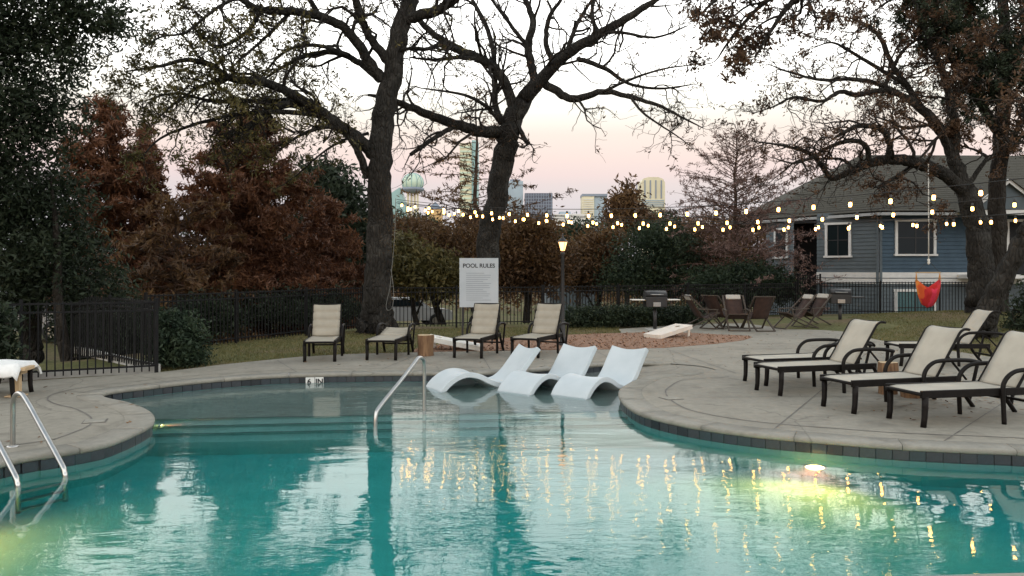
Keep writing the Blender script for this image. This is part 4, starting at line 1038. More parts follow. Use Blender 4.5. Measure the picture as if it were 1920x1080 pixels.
# ------------------------------------------------------------------ parked cars beyond the fence
M["car_white"] = mat("white_car_paint", (.55, .56, .57), rough=.25); M["car_grey"] = mat("silver_car_paint", (.30, .31, .33), rough=.25, metal=.3); M["tyre"] = mat("tyre_rubber", (.012, .012, .012), rough=.9); M["tail"] = mat("red_lamp_lens", (.25, .01, .01), rough=.2)
def car(label, x, y, rz, m_, van=False):
    z = float(ground_z(x, y)); root = empty("parked_car", (x, y, z), rz); tag(root, label, "car", "cars parked beyond the fence")
    pf = [(-2.2, .35), (2.2, .35), (2.25, .65), (2.1, .85), (1.15, .95), (.55, 1.42), (-1.2, 1.45), (-1.9, 1.0), (-2.2, .92)] if not van else [(-2.3, .38), (2.3, .38), (2.35, .7), (2.15, 1.0), (1.5, 1.08), (.9, 1.68), (-2.1, 1.72), (-2.3, 1.1)]
    rows = []
    for yy, s_, lift in ((-.88, .96, 0), (-.90, 1, 0), (.90, 1, 0), (.88, .96, 0)): rows.append([(a * s_, yy * (1 if b__ < 1.1 else .86), b__) for a, b__ in pf + [pf[0]]])
    s_ = MB(); s_.sheet(rows, 0, False)
    for r_ in (rows[0], rows[-1]): s_.raw(r_[:-1], [tuple(range(len(r_) - 1))])
    body = s_.build("body", m_, root)
    top = 1.36 if not van else 1.6
    for sy in (-1, 1):
        MB().raw([(.85 if van else .80, sy * .905, 1.05), (-1.55, sy * .905, 1.05), (-1.2 if not van else -1.7, sy * .80, top), (.52, sy * .80, top)], [(0, 1, 2, 3)]).build("side_window", M["glass"], root)
        for wx in (-1.35, 1.4):
            w_ = MB(); w_.lathe([(.0, -.1), (.2, -.1), (.31, -.09), (.33, 0), (.31, .09), (.2, .1), (0, .1)], 16); o = w_.build("wheel", M["tyre"], root, (wx, sy * .84, .33), (R(90), 0, 0))
            MB().lathe([(0, .105), (.19, .104)], 12).build("rim", M["steel"], o) if sy < 0 else MB().lathe([(0, -.105), (.19, -.104)], 12).build("rim", M["steel"], o)
        MB().box((2.2, sy * .65, .72), (.1, .34, .13), None, .02).build("headlight", M["b_white"], root)
        MB().box((-2.2, sy * .68, .86), (.08, .26, .14), None, .02).build("tail_lamp", M["tail"], root)
car("white van parked beyond the fence left of the tan upright chaise", -13.0, 36.0, R(70), M["car_white"], True)
car("silver car parked behind the near fence at the picture edge", -15.8, 25.5, R(10), M["car_grey"])
car("white car parked beyond the fence just past the wide oak trunk", -5.3, 39.0, R(20), M["car_white"])
car("grey car parked far beyond the fence behind the pale trunk", -19.5, 33.0, R(15), M["car_grey"])

# ------------------------------------------------------------------ hammock chair
HD = 24.4
hx, hzb = W(1740, 0, HD).x, W(0, 511, HD).z
hm = empty("hammock_chair", (hx, HD, 0)); tag(hm, "red and orange hammock chair hanging on a white rope from the oak limb", "hammock chair")
m = bpy.data.materials.new("striped_cotton"); m.use_nodes = True
n = m.node_tree.nodes; l = m.node_tree.links; bs = n["Principled BSDF"]; t = n.new("ShaderNodeTexCoord"); sx_ = n.new("ShaderNodeSeparateXYZ"); l.new(t.outputs["Object"], sx_.inputs[0])
nz = n.new("ShaderNodeTexNoise"); nz.inputs["Scale"].default_value = 5; l.new(t.outputs["Object"], nz.inputs["Vector"])
ma = n.new("ShaderNodeMath"); ma.operation = 'MULTIPLY_ADD'; ma.inputs[1].default_value = 1.25; ma.inputs[2].default_value = .42; l.new(sx_.outputs["X"], ma.inputs[0])
mb2 = n.new("ShaderNodeMath"); mb2.operation = 'MULTIPLY_ADD'; mb2.inputs[1].default_value = .35; l.new(nz.outputs["Fac"], mb2.inputs[0]); l.new(ma.outputs[0], mb2.inputs[2])
rp = n.new("ShaderNodeValToRGB"); e = rp.color_ramp.elements; e[0].position, e[1].position = .12, .95; e[0].color = (.62, .20, .03, 1); e[1].color = (.55, .03, .04, 1)
for p_, c_ in ((.2, (.60, .09, .02)), (.33, (.50, .022, .025)), (.55, (.58, .03, .07)), (.75, (.50, .022, .02))): q = e.new(p_); q.color = (*c_, 1)
rp.color_ramp.interpolation = 'CONSTANT'
l.new(mb2.outputs[0], rp.inputs[0]); l.new(rp.outputs[0], bs.inputs["Base Color"]); bs.inputs["Roughness"].default_value = .9
M["cotton"] = m; M["cable"] = mat("grey_cable", (.11, .11, .10), (.14, .14, .13), scale=20, rough=.8); M["rope"] = mat("white_rope", (.62, .60, .54), (.7, .68, .62), scale=30, rough=.9); M["rope_o"] = mat("orange_cord", (.55, .25, .06), (.6, .3, .08), scale=20, rough=.9)
hw = .36; rows = []
for tt in np.linspace(-1, 1, 19):
    row = []
    for s_ in np.linspace(-1, 1, 25):
        k = max(0.0, 1 - s_ * s_); D0 = .40 + .38 * (1 - abs(tt) ** 1.6) - (.10 if tt > 0 else 0) * abs(tt)
        wob = .018 * math.sin(s_ * 11 + tt * 5) * k
        row.append((s_ * hw * (1 + .10 * k * (1 - abs(tt))), tt * .34 * k ** .6 + wob, hzb - .20 - (.30 * k ** .8 if abs(tt) > .99 else (.30 * k ** .8 + (D0 - .36) * 1.35 * k ** .33)) + .015 * math.sin(s_ * 17 + tt * 9) * k))
    rows.append(row)
MB().sheet(rows, .008).build("seat_cloth", M["cotton"], hm)
MB().tube([(-hw - .03, 0, hzb), (hw + .03, 0, hzb)], .016, 8).build("spreader_bar", M["wood"], hm)
for sx in (-1, 1):
    for k in range(4): MB().tube([(sx * hw, 0, hzb), (sx * hw * (1.0 - .01 * k), (k - 1.5) * .05, hzb - .26)], .007, 5).build("cord", M["rope_o"], hm)
    MB().tube([(sx * hw, 0, hzb), (0.02, 0, hzb + .36)], .007, 5).build("cord", M["black"], hm)
MB().tube([(.02, 0, hzb + .34), (.02, 0, hzb + 1.6), (.01, .0, W(0, 306, HD).z)], .016, 7).build("rope", M["rope"], hm)
MB().lathe([(.0, hzb + .42), (.045, hzb + .40), (.03, hzb + .34), (.05, hzb + .30), (.012, hzb + .24)], 8, (.02, 0, 0)).build("knot", M["rope"], hm)

# ------------------------------------------------------------------ string lights
M["wire"] = mat("black_wire", (.01, .01, .01), rough=.6)
bm_ = MB().lathe([(.0, -.138), (.012, -.136), (.021, -.124), (.024, -.104), (.024, -.082), (.021, -.06), (.016, -.04), (.014, -.032)], 10).mesh("bulb"); bm_.materials.append(M["bulb"]); bm_.materials.append(M["bulb_end"])
for f_ in bm_.polygons: f_.material_index = 0 if -.118 < f_.center.z < -.062 else 1
sm_ = MB().lathe([(.019, -.05), (.022, -.045), (.022, .0), (.010, .012), (0, .014)], 8).mesh("socket"); sm_.materials.append(M["black"])
def strand(label, a, b_, sag, sp, ph=0.0):
    a, b_ = Vector(a), Vector(b_); root = empty("string_light", a); tag(root, label, "string lights", "strings of warm bulbs over the deck")
    L = (b_ - a).length; f_ = lambda t__: a.lerp(b_, t__) - Vector((0, 0, 4 * sag * t__ * (1 - t__)))
    MB().tube([f_(k / 60) - a for k in range(61)], .007, 5).build("wire", M["wire"], root)
    s = sp * (.4 + ph)
    while s < L:
        p = f_(s / L) - a; p = p + Vector((0, 0, -.05))
        o = link("bulb", bm_, root, p, (random.uniform(-.08, .08), random.uniform(-.08, .08), 0)); link("socket", sm_, o); s += sp
LA = W(744, 374, 22.0)
strand("topmost string of bulbs, climbing highest towards the picture edge", LA, W(2060, 318, 10.3), .38, .62)
strand("second string of bulbs below the topmost one over the house roof", LA + Vector((0, .1, -.05)), W(2060, 352, 13.2), .46, .64, .2)
strand("third string of bulbs crossing the upper house window", LA + Vector((0, .2, -.10)), W(2060, 389, 15.2), .42, .66, .1)
strand("lowest string of bulbs hanging in front of the house eave", W(742, 380, 23.0), W(2060, 392, 17.2), .40, .68, .3)
# ------------------------------------------------------------------ trees
def tube_np(pts, rad, sides):
    n_ = len(pts); t_ = np.gradient(pts, axis=0); t_ /= np.linalg.norm(t_, axis=1, keepdims=True) + 1e-9
    mean = np.abs(t_.mean(0)); ref = np.zeros(3); ref[int(np.argmin(mean))] = 1
    u = np.cross(t_, ref); u /= np.linalg.norm(u, axis=1, keepdims=True) + 1e-9; w = np.cross(t_, u)
    a = np.arange(sides) * 2 * math.pi / sides
    V = pts[:, None, :] + rad[:, None, None] * (np.cos(a)[None, :, None] * u[:, None, :] + np.sin(a)[None, :, None] * w[:, None, :])
    i = np.arange(n_ - 1)[:, None] * sides; k = np.arange(sides)[None, :]; k2 = (k + 1) % sides
    return V.reshape(-1, 3), np.stack([i + k, i + k2, i + sides + k2, i + sides + k], -1).reshape(-1, 4)
class Tubes:
    def __init__(s): s.V, s.Q, s.n = [], [], 0
    def add(s, pts, rad, sides):
        V, Q = tube_np(np.asarray(pts, float), np.asarray(rad, float), sides); s.V.append(V); s.Q.append(Q + s.n); s.n += len(V)
    def build(s, name, m_, parent, origin):
        V = np.concatenate(s.V) - np.asarray(origin); return link(name, np_mesh(name, V, np.concatenate(s.Q)), parent, mat=m_)
def unit(v): return v / (np.linalg.norm(v) + 1e-9)
def crooked(start, d, L, n_, rng, wig=.3, up=.04, r0=.05, r1=.01):
    pts = [np.array(start, float)]; d = unit(np.array(d, float)); drift = rng.normal(0, .12, 3)
    for i in range(n_):
        d = unit(d + rng.normal(0, wig, 3) + drift * .5 + np.array([0, 0, up])); pts.append(pts[-1] + d * L / n_)
    return np.array(pts), np.linspace(r0, r1, n_ + 1)
def smooth_np(P, Rd, n_, rng, jit):
    P3 = spline([Vector(p) for p in P], n_); r_ = np.interp(np.linspace(0, len(P) - 1, len(P3)), np.arange(len(P)), Rd)
    A = np.array([tuple(p) for p in P3]); A[1:-1] += rng.normal(0, 1, (len(A) - 2, 3)) * (jit * r_[1:-1, None]); return A, r_
LEAFQ = {}
def leaf_quads(C, size, rng, elong=1.7, flat=0.0):
    n_ = len(C); u = rng.normal(0, 1, (n_, 3)); u[:, 2] -= flat; u /= np.linalg.norm(u, axis=1, keepdims=True)
    v = np.cross(u, rng.normal(0, 1, (n_, 3))); v /= np.linalg.norm(v, axis=1, keepdims=True) + 1e-9
    s = (size * rng.uniform(.6, 1.3, n_))[:, None]; u = u * s * elong / 1.6; v = v * s / 1.6 * .6
    V = np.stack([C - u, C - v * .9 + u * .1, C + u, C + v * .9 + u * .1], 1).reshape(-1, 3)
    return V, np.arange(n_ * 4).reshape(-1, 4)

def oak(label, limbs, seed, bark, leafm, leaf_n, leaf_size, dens=1.0, leaf_side=None, twig_len=1.0, group=None, flare=None, levels=3, name="oak_tree", minr=.0068, rs=1.0):
    """limbs: list of (points [(px,py,depth)...], radii[]), the first one the trunk; branches and twigs grow from them"""
    rng = np.random.default_rng(seed); base = W(*limbs[0][0][0]); base.z = float(ground_z(base.x, base.y)) if True else base.z
    root = empty(name, base); tag(root, label, "tree", group); org = np.array(base)
    tk, br = Tubes(), Tubes(); tips = []
    for li, (pp, rr) in enumerate(limbs):
        P = [W(*p) for p in pp]; A, r_ = smooth_np(P, [q_ * rs for q_ in rr], 6, rng, .10)
        if li == 0:
            sides = 22
            V, Q = tube_np(A, r_, sides)
            Vr = V.reshape(len(A), sides, 3); ang = np.arange(sides) * 2 * math.pi / sides
            for i in range(len(A)):
                c = A[i]; h = A[i][2] - A[0][2]
                fl_ = 1 + (.10 * np.sin(ang * 5 + seed) + .06 * np.sin(ang * 9)) * (1 + 2.0 * math.exp(-max(h, 0) / .5)) * .6 + .03 * np.sin(ang * 3 + h * 2.1) + .025 * rng.normal(0, 1, sides)
                Vr[i] = c + (Vr[i] - c) * fl_[:, None]
            tk.V.append(Vr.reshape(-1, 3)); tk.Q.append(Q + tk.n); tk.n += len(V)
        else:
            tk.add(A, r_, 10 if rr[0] > .1 else 7)
        L = np.linalg.norm(np.diff(A, axis=0), axis=1).sum()
        if li == 0: continue
        nb = int(L * 2.0 * dens) + 3
        for k in range(nb):
            t_ = rng.uniform(.12, 1.0) ** .85 if k else 1.0; i = min(len(A) - 1, int(t_ * (len(A) - 1))); tan = unit(A[min(i + 1, len(A) - 1)] - A[max(i - 1, 0)])
            side = unit(np.cross(tan, rng.normal(0, 1, 3))); 
            d = unit(tan * rng.uniform(.4, 1.1) + side * rng.uniform(.6, 1.1) + np.array([0, 0, .12])) if k else tan
            Lb = rng.uniform(.7, 1.9) * twig_len * (1.15 - .5 * t_) * (.6 + min(1, r_[i] / .10)); r0 = min(r_[i] * .6, .012 + .016 * Lb)
            B, rb = crooked(A[i], d, Lb, 8, rng, .36, .03, max(r0, minr * 1.2), minr)
            br.add(B, rb, 5)
            for k2 in range(int(rng.integers(3, 6) * dens) + 1):
                j = int(rng.uniform(2, 8.99)); j = min(j, 8); tan2 = unit(B[min(j + 1, 8)] - B[max(j - 1, 0)])
                d2 = unit(tan2 * .8 + unit(np.cross(tan2, rng.normal(0, 1, 3))) * .9); L2 = Lb * rng.uniform(.28, .6)
                C, rc = crooked(B[j], d2, L2, 5, rng, .40, .03, max(rb[j] * .7, minr), minr * .75)
                br.add(C, rc, 4); tips.append((C, 1))
                if levels > 2:
                    for k3 in range(int(rng.integers(1, 4))):
                        q_ = int(rng.integers(1, 6)); tan3 = unit(C[min(q_ + 1, 5)] - C[max(q_ - 1, 0)])
                        d3 = unit(tan3 * .8 + unit(np.cross(tan3, rng.normal(0, 1, 3))) * .9)
                        D3, rd = crooked(C[q_], d3, L2 * rng.uniform(.35, .7), 3, rng, .3, .02, minr * .8, minr * .55); br.add(D3, rd, 3); tips.append((D3, 2))
    trunk = tk.build("trunk", bark, root, org); br.build("branchwork", M["twig"], root, org)["kind"] = "stuff"
    # leaves in small bunches at the twig ends
    bunch = []
    for C, lv in tips:
        p = leaf_n * (leaf_side(C[-1]) if leaf_side else 1.0)
        for _ in range(rng.poisson(p)): bunch.append(C[rng.integers(max(1, len(C) - 2), len(C))])
    if bunch:
        bunch = np.array(bunch); per = 6; Cn_ = (bunch[:, None, :] + rng.normal(0, leaf_size * 1.1, (len(bunch), per, 3))).reshape(-1, 3)
        V, Q = leaf_quads(Cn_, leaf_size, rng); o = link("foliage", np_mesh("foliage", V - org, Q, smooth=False), root, mat=leafm)
    return root

def PD(pts, d0, d1): return [(x, y, d0 + (d1 - d0) * i / (len(pts) - 1)) for i, (x, y) in enumerate(pts)]
dA = 22.2
oak("wide trunked bare oak with olive leaves standing behind the flat chaise", [
    (PD([(705, 625), (707, 600), (709, 560), (712, 450), (712, 350), (716, 250), (732, 150), (748, 60), (768, 0), (785, -80), (800, -170), (800, -280)], dA, dA), [.72, .56, .47, .42, .40, .38, .33, .30, .27, .22, .16, .08]),
    (PD([(702, 290), (668, 258), (635, 235), (600, 208), (560, 184), (500, 156), (430, 146), (395, 122), (350, 112), (300, 124), (235, 134)], dA, 19.5), [.24, .22, .20, .18, .16, .14, .12, .09, .07, .05, .02]),
    (PD([(640, 236), (600, 214), (555, 196), (515, 200), (490, 222), (455, 242), (415, 255)], dA - .5, 20.5), [.16, .15, .14, .13, .12, .10, .07]),
    (PD([(690, 335), (672, 285), (645, 245), (610, 238), (560, 255), (520, 285)], dA, 21), [.14, .13, .11, .08, .05, .02]),
    (PD([(716, 150), (685, 105), (652, 58), (605, 32), (545, 22), (490, 18), (440, -8), (400, -30)], dA, 20), [.20, .18, .16, .15, .13, .11, .08, .04]),
    (PD([(545, 23), (500, 68), (455, 108), (430, 130)], 21, 20), [.07, .055, .04, .02]),
    (PD([(490, 20), (465, 58), (428, 82), (400, 85), (372, 62), (350, 30)], 20.7, 19.5), [.08, .07, .055, .045, .035, .02]),
    (PD([(712, 150), (675, 118), (628, 98), (570, 106), (522, 130), (488, 155)], dA, 23.5), [.13, .12, .10, .08, .06, .03]),
    (PD([(655, 104), (600, 86), (556, 88), (525, 104), (500, 132), (450, 200)], dA, 24), [.08, .07, .06, .05, .04, .02]),
    (PD([(732, 120), (700, 80), (680, 40), (665, 0), (650, -60), (620, -120)], dA, 21), [.17, .15, .13, .11, .08, .04]),
    (PD([(755, 40), (790, 28), (820, 20), (850, -2), (890, -40), (940, -80)], dA, 21), [.20, .19, .17, .15, .11, .06]),
    (PD([(768, 0), (740, -50), (700, -100), (640, -140), (560, -170)], dA, 20), [.16, .14, .11, .08, .03]),
    (PD([(690, 250), (640, 265), (600, 290), (555, 330)], dA, 24), [.06, .05, .035, .02]),
    (PD([(600, 215), (520, 210), (440, 215), (360, 235), (300, 260), (262, 300)], 21.5, 19), [.10, .08, .065, .05, .035, .015]),
    (PD([(560, 186), (480, 190), (400, 190), (330, 175), (270, 190)], 21.5, 20), [.09, .075, .06, .04, .015]),
    (PD([(430, 148), (380, 160), (320, 200), (280, 240)], 21, 19), [.06, .05, .035, .015]),
    (PD([(455, -10), (400, 20), (350, 60), (300, 70), (262, 95)], 20, 18.5), [.06, .05, .04, .03, .015]),
    (PD([(740, 100), (770, 90), (800, 92), (840, 100)], dA, 21), [.07, .06, .04, .02]),
    (PD([(785, -80), (850, -140), (930, -180), (1000, -200)], dA, 21), [.14, .11, .07, .03]),
    (PD([(600, 30), (560, -30), (500, -80), (420, -110)], 21.5, 20), [.10, .08, .06, .02]),
], 5, M["bark"], M["lf_olive"], .80, .060, 1.2, rs=.80, leaf_side=lambda p: 1.5 if p[0] < -5.0 else (.9 if p[0] < -3.6 else .22))
dB = 26.6
oak("leaning bare oak forking behind the pool sign", [
    (PD([(910, 622), (911, 590), (914, 500), (925, 400), (940, 320), (953, 262), (966, 216), (986, 182), (1012, 150)], dB, dB), [.62, .48, .42, .40, .40, .40, .36, .30, .22]),
    (PD([(950, 248), (905, 246), (862, 236), (805, 216), (760, 197), (720, 184), (690, 178)], dB, 25), [.24, .22, .19, .16, .13, .09, .04]),
    (PD([(846, 240), (812, 260), (770, 290)], 26, 25), [.10, .085, .07]),
    (PD([(962, 205), (946, 152), (905, 112), (862, 94), (822, 70), (792, 45), (770, 15), (750, -20)], dB, 26), [.20, .19, .17, .15, .13, .11, .08, .05]),
    (PD([(866, 98), (830, 84), (800, 92), (765, 92)], 26, 25), [.12, .10, .07, .04]),
    (PD([(900, 112), (860, 108), (815, 112), (770, 108)], 26.4, 25.4), [.09, .08, .06, .03]),
    (PD([(952, 240), (930, 205), (928, 150), (924, 92), (908, 40), (880, -10), (850, -60)], dB, 27), [.13, .12, .11, .10, .085, .06, .03]),
    (PD([(985, 186), (1015, 148), (1062, 102), (1122, 66), (1182, 30), (1222, 4), (1280, -30), (1340, -60)], dB, 25), [.26, .24, .21, .18, .14, .11, .08, .04]),
    (PD([(1003, 165), (996, 120), (990, 85), (1000, 42), (985, 0), (960, -50), (930, -100)], dB, 27), [.17, .16, .15, .13, .10, .07, .03]),
    (PD([(1012, 150), (1045, 172), (1075, 186), (1130, 172), (1182, 182), (1240, 200), (1282, 222), (1318, 240)], dB, 24.5), [.17, .16, .14, .11, .085, .06, .04, .015]),
    (PD([(1040, 120), (1024, 82), (1030, 32), (1058, -8), (1090, -60)], dB, 26), [.12, .10, .085, .06, .03]),
    (PD([(1082, 110), (1130, 126), (1178, 156), (1235, 166), (1300, 158)], 26, 25), [.10, .085, .06, .045, .015]),
    (PD([(1104, 76), (1152, 60), (1228, 70), (1290, 48)], 26, 25), [.08, .065, .045, .02]),
    (PD([(940, 232), (912, 200), (870, 178), (795, 166)], dB, 25), [.09, .075, .055, .025]),
    (PD([(992, 90), (960, 50), (930, 10), (890, -40)], 26.8, 26), [.09, .075, .055, .03]),
    (PD([(1122, 66), (1110, 20), (1130, -30), (1160, -80)], 26, 27), [.09, .075, .05, .02]),
    (PD([(1182, 182), (1210, 215), (1262, 250), (1290, 270)], 25, 24), [.05, .04, .025, .012]),
    (PD([(1130, 172), (1180, 150), (1240, 130), (1310, 120)], 25.4, 24), [.06, .05, .035, .012]),
    (PD([(1062, 102), (1080, 50), (1110, 0), (1150, -40)], 26, 27), [.10, .08, .05, .03]),
    (PD([(968, 228), (985, 262), (992, 268)], dB, 25.6), [.10, .09, .05]),
], 8, M["bark"], M["lf_brown"], .17, .060, .98, rs=.88)
dR = 25.0
oak("spreading oak with an arching limb and brown leaves by the grey house", [
    (PD([(1842, 612), (1841, 580), (1838, 500), (1832, 430), (1818, 375), (1806, 345), (1790, 300), (1768, 250), (1736, 212), (1700, 182)], dR, dR), [.72, .55, .47, .44, .40, .32, .25, .22, .18, .14]),
    (PD([(1812, 362), (1782, 334), (1740, 312), (1700, 301), (1660, 299), (1622, 310), (1588, 324), (1560, 334), (1540, 310), (1522, 290), (1490, 278), (1450, 270), (1405, 264)], dR, 23), [.27, .26, .24, .22, .20, .16, .13, .11, .09, .08, .06, .04, .015]),
    (PD([(1664, 300), (1668, 268), (1650, 242), (1612, 236), (1580, 250), (1560, 262)], 24, 23), [.13, .12, .11, .09, .07, .03]),
    (PD([(1630, 306), (1622, 272), (1590, 264), (1550, 278), (1528, 292), (1490, 306), (1450, 296)], 24, 22.5), [.11, .10, .085, .07, .055, .04, .015]),
    (PD([(1605, 318), (1580, 300), (1555, 298), (1500, 300), (1470, 320), (1440, 345)], 24, 23), [.06, .055, .045, .035, .025, .01]),
    (PD([(1720, 305), (1680, 332), (1655, 345), (1640, 352)], dR, 24), [.09, .08, .06, .03]),
    (PD([(1702, 184), (1660, 170), (1606, 178), (1575, 172), (1540, 190), (1490, 182), (1450, 200), (1415, 212)], dR, 23.5), [.13, .12, .10, .085, .065, .05, .03, .012]),
    (PD([(1690, 178), (1640, 155), (1590, 148), (1540, 150), (1480, 135), (1440, 120)], dR, 24), [.11, .09, .08, .06, .04, .015]),
    (PD([(1736, 214), (1700, 160), (1672, 120), (1650, 70), (1610, 40), (1570, 30)], dR, 26), [.13, .12, .10, .08, .05, .02]),
    (PD([(1700, 160), (1650, 130), (1600, 100), (1560, 80), (1520, 92)], dR, 24), [.09, .08, .065, .04, .015]),
    (PD([(1818, 345), (1840, 310), (1850, 295), (1830, 282), (1790, 270)], dR, 25), [.10, .09, .07, .05, .02]),
    (PD([(1790, 300), (1790, 230), (1775, 160), (1750, 90), (1720, 20), (1700, -50)], dR, 24), [.18, .16, .14, .11, .08, .04]),
    (PD([(1768, 250), (1740, 235), (1700, 240), (1660, 225), (1630, 215)], dR, 24), [.08, .07, .06, .04, .015]),
    (PD([(1660, 160), (1690, 100), (1740, 60), (1790, 40)], dR, 25), [.09, .07, .05, .02]),
], 21, M["bark"], M["lf_brown"], 1.2, .060, 1.05, rs=.78, leaf_side=lambda p: .35 if p[0] < 10.3 else (1.3 if p[0] < 11.8 else 3.2))
oak("straight dark oak stem rising beside the arching oak", [
    (PD([(1866, 612), (1867, 580), (1868, 450), (1872, 330), (1880, 220), (1886, 100), (1880, 0), (1870, -120)], dR + 1.2, dR + 1.2), [.55, .45, .36, .33, .30, .25, .2, .1]),
    (PD([(1880, 250), (1822, 172), (1775, 92), (1742, 20), (1700, -40)], dR + 1, 24), [.18, .15, .11, .08, .04]),
    (PD([(1884, 150), (1912, 82), (1935, 0), (1950, -80)], dR + 1, 26), [.15, .12, .09, .05]),
    (PD([(1876, 300), (1910, 240), (1950, 190), (2000, 150)], dR + 1, 25), [.15, .12, .09, .04]),
    (PD([(1884, 120), (1840, 60), (1800, 0), (1770, -60)], dR + 1, 25), [.13, .10, .08, .04]),
    (PD([(1878, 270), (1850, 220), (1830, 150), (1840, 90)], dR + 1, 27), [.12, .10, .07, .03]),
    (PD([(1880, 200), (1920, 150), (1960, 90)], dR + 1, 24), [.12, .09, .04]),
], 33, M["bark_dark"], M["lf_live"], 5.2, .058, 1.9, rs=.74)
oak("slanting oak trunk leaning out of the picture beside the raised chaises", [
    (PD([(1838, 622), (1846, 600), (1870, 545), (1905, 474), (1938, 420), (1975, 360), (2020, 300), (2070, 230)], 20.5, 19), [.42, .34, .29, .27, .25, .22, .18, .1]),
    (PD([(1975, 360), (1960, 300), (1930, 240), (1915, 190)], 19.5, 18.5), [.12, .10, .07, .03]),
    (PD([(2020, 300), (2000, 220), (1960, 150), (1930, 90)], 19.3, 18), [.12, .10, .07, .03]),
], 44, M["bark"], M["lf_brown"], 1.2, .065, 1.0, rs=.78)
# near oak whose trunk stands outside the picture; its leafy boughs reach in at the top
dN = 12.5
oak("oak bough with big rust brown leaves hanging in over the deck", [
    ([(2260, 760, 13.0), (2250, 500, 13.0), (2230, 200, 13.0), (2180, 0, 12.8), (2080, -140, 12.6)], [.40, .32, .28, .24, .2]),
    ([(2180, 0, 12.8), (2000, -110, 12.6), (1850, -120, 12.4), (1700, -100, 12.2), (1580, -60, 12), (1500, -10, 12), (1450, 50, 12), (1415, 110, 12)], [.16, .14, .12, .10, .08, .05, .03, .01]),
    ([(1700, -100, 12.2), (1600, -90, 12), (1480, -70, 11.8), (1380, -30, 11.6), (1310, 30, 11.5)], [.08, .07, .05, .035, .012]),
    ([(1580, -60, 12), (1520, -40, 12), (1440, 0, 12), (1380, 60, 12.1), (1345, 110, 12.2)], [.06, .05, .035, .025, .01]),
    ([(1850, -120, 12.4), (1780, -60, 12.8), (1700, -20, 13), (1640, 20, 13.2)], [.06, .05, .03, .012]),
    ([(2100, -90, 12.6), (2000, -40, 13), (1920, 20, 13.2), (1860, 70, 13.4)], [.07, .05, .03, .012]),
], 55, M["bark"], M["lf_brown"], 1.9, .045, 1.0, twig_len=.7)

# ---- trees made of leaf clumps
def leafy(label, base, blobs, n_leaf, size, leafm, bark, seed, trunk_r=.25, clump=.35, per=26, elong=1.7, group=None, name="tree", flat=0.0, limb=True, stemtop=None, nl=3, lt=1.0):
    """blobs: ellipsoids (cx,cy,cz,rx,ry,rz) in world units; leaves gather in clumps near the blob surfaces"""
    rng = np.random.default_rng(seed); base = Vector(base); root = empty(name, base); org = np.array(base); tag(root, label, "shrub" if "shrub" in name or "hedge" in name else "tree", group)
    B = np.array(blobs, float); vol = (B[:, 3] * B[:, 4] * B[:, 5]) ** .75; pr = vol / vol.sum()
    nc = max(6, n_leaf // per); which = rng.choice(len(B), nc, p=pr)
    d = rng.normal(0, 1, (nc, 3)); d /= np.linalg.norm(d, axis=1, keepdims=True); rad = rng.uniform(.30, 1.0, (nc, 1)) ** .45
    cl = B[which, :3] + d * rad * B[which, 3:] * (1 + .16 * rng.normal(0, 1, (nc, 1)))
    cs_ = clump * rng.uniform(.55, 1.35, (nc, 1, 1)); C = (cl[:, None, :] + rng.normal(0, 1, (nc, per, 3)) * cs_ * np.array([1, 1, .65])).reshape(-1, 3)
    gz_ = ground_z(C[:, 0], C[:, 1]); C = C[C[:, 2] > gz_ + .03]
    V, Q = leaf_quads(C, size, rng, elong, flat); link("crown", np_mesh("crown", V - org, Q, smooth=False), root, mat=leafm)
    if bark is not None:
        tk = Tubes(); top = np.array(stemtop if stemtop is not None else B[np.argmax(B[:, 2]), :3])
        P = [np.array(base) - np.array([0, 0, .1]), np.array(base) * .7 + top * .3 + rng.normal(0, .08, 3), np.array(base) * .35 + top * .65, top]
        A, r_ = smooth_np(P, [trunk_r * 1.4, trunk_r, trunk_r * .7, trunk_r * .15], 5, rng, .05); tk.add(A, r_, 10)
        if limb:
            for b_ in B:
                for _ in range(nl):
                    i = int(rng.uniform(.25, .8) * (len(A) - 1)); tgt = b_[:3] + rng.normal(0, .4, 3) * b_[3:]; mid = (A[i] + tgt) / 2 + rng.normal(0, .2, 3) + np.array([0, 0, .2])
                    A2, r2 = smooth_np([A[i], mid, tgt], [r_[i] * .45 * lt, r_[i] * .25 * lt, .010], 4, rng, .3); tk.add(A2, r2, 6)
        tk.build("trunk", bark, root, org)
    return root
def gp(px, d): x = (px - CX) / FOC * d; return (x, d, float(ground_z(x, d)))
def blob(px, py, d, rpx, rpy, rdep=None):
    p = W(px, py, d); s = d / FOC; return (p.x, p.y, p.z, rpx * s, rdep or rpx * s, rpy * s)

# dark evergreen oak at the left edge, overhanging
dE = 16.6
leafy("tall dark evergreen oak filling the corner above the near fence", gp(128, dE), [blob(40, 20, 15.5, 150, 75), blob(170, 30, 15.5, 65, 45), blob(215, 45, 15.3, 30, 22), blob(60, 110, 15.5, 110, 45), blob(-40, 200, 15.5, 120, 80), blob(110, 215, 16, 50, 40), blob(60, 270, 16, 60, 40), blob(-30, 360, 16, 110, 90), blob(80, 400, 17, 80, 70), blob(40, 470, 17, 120, 80), blob(110, 490, 17, 90, 60), blob(-20, 540, 17, 110, 60), blob(170, 540, 18, 70, 40), blob(60, 350, 17, 70, 60), blob(-160, 100, 15, 200, 250), blob(40, -140, 15, 230, 110)],
      92000, .064, M["lf_live"], M["bark_dark"], 61, .10, .21, 26, group="evergreen oaks", stemtop=tuple(W(95, 330, 16.5)), limb=False)
tk = Tubes(); rngt = np.random.default_rng(3)
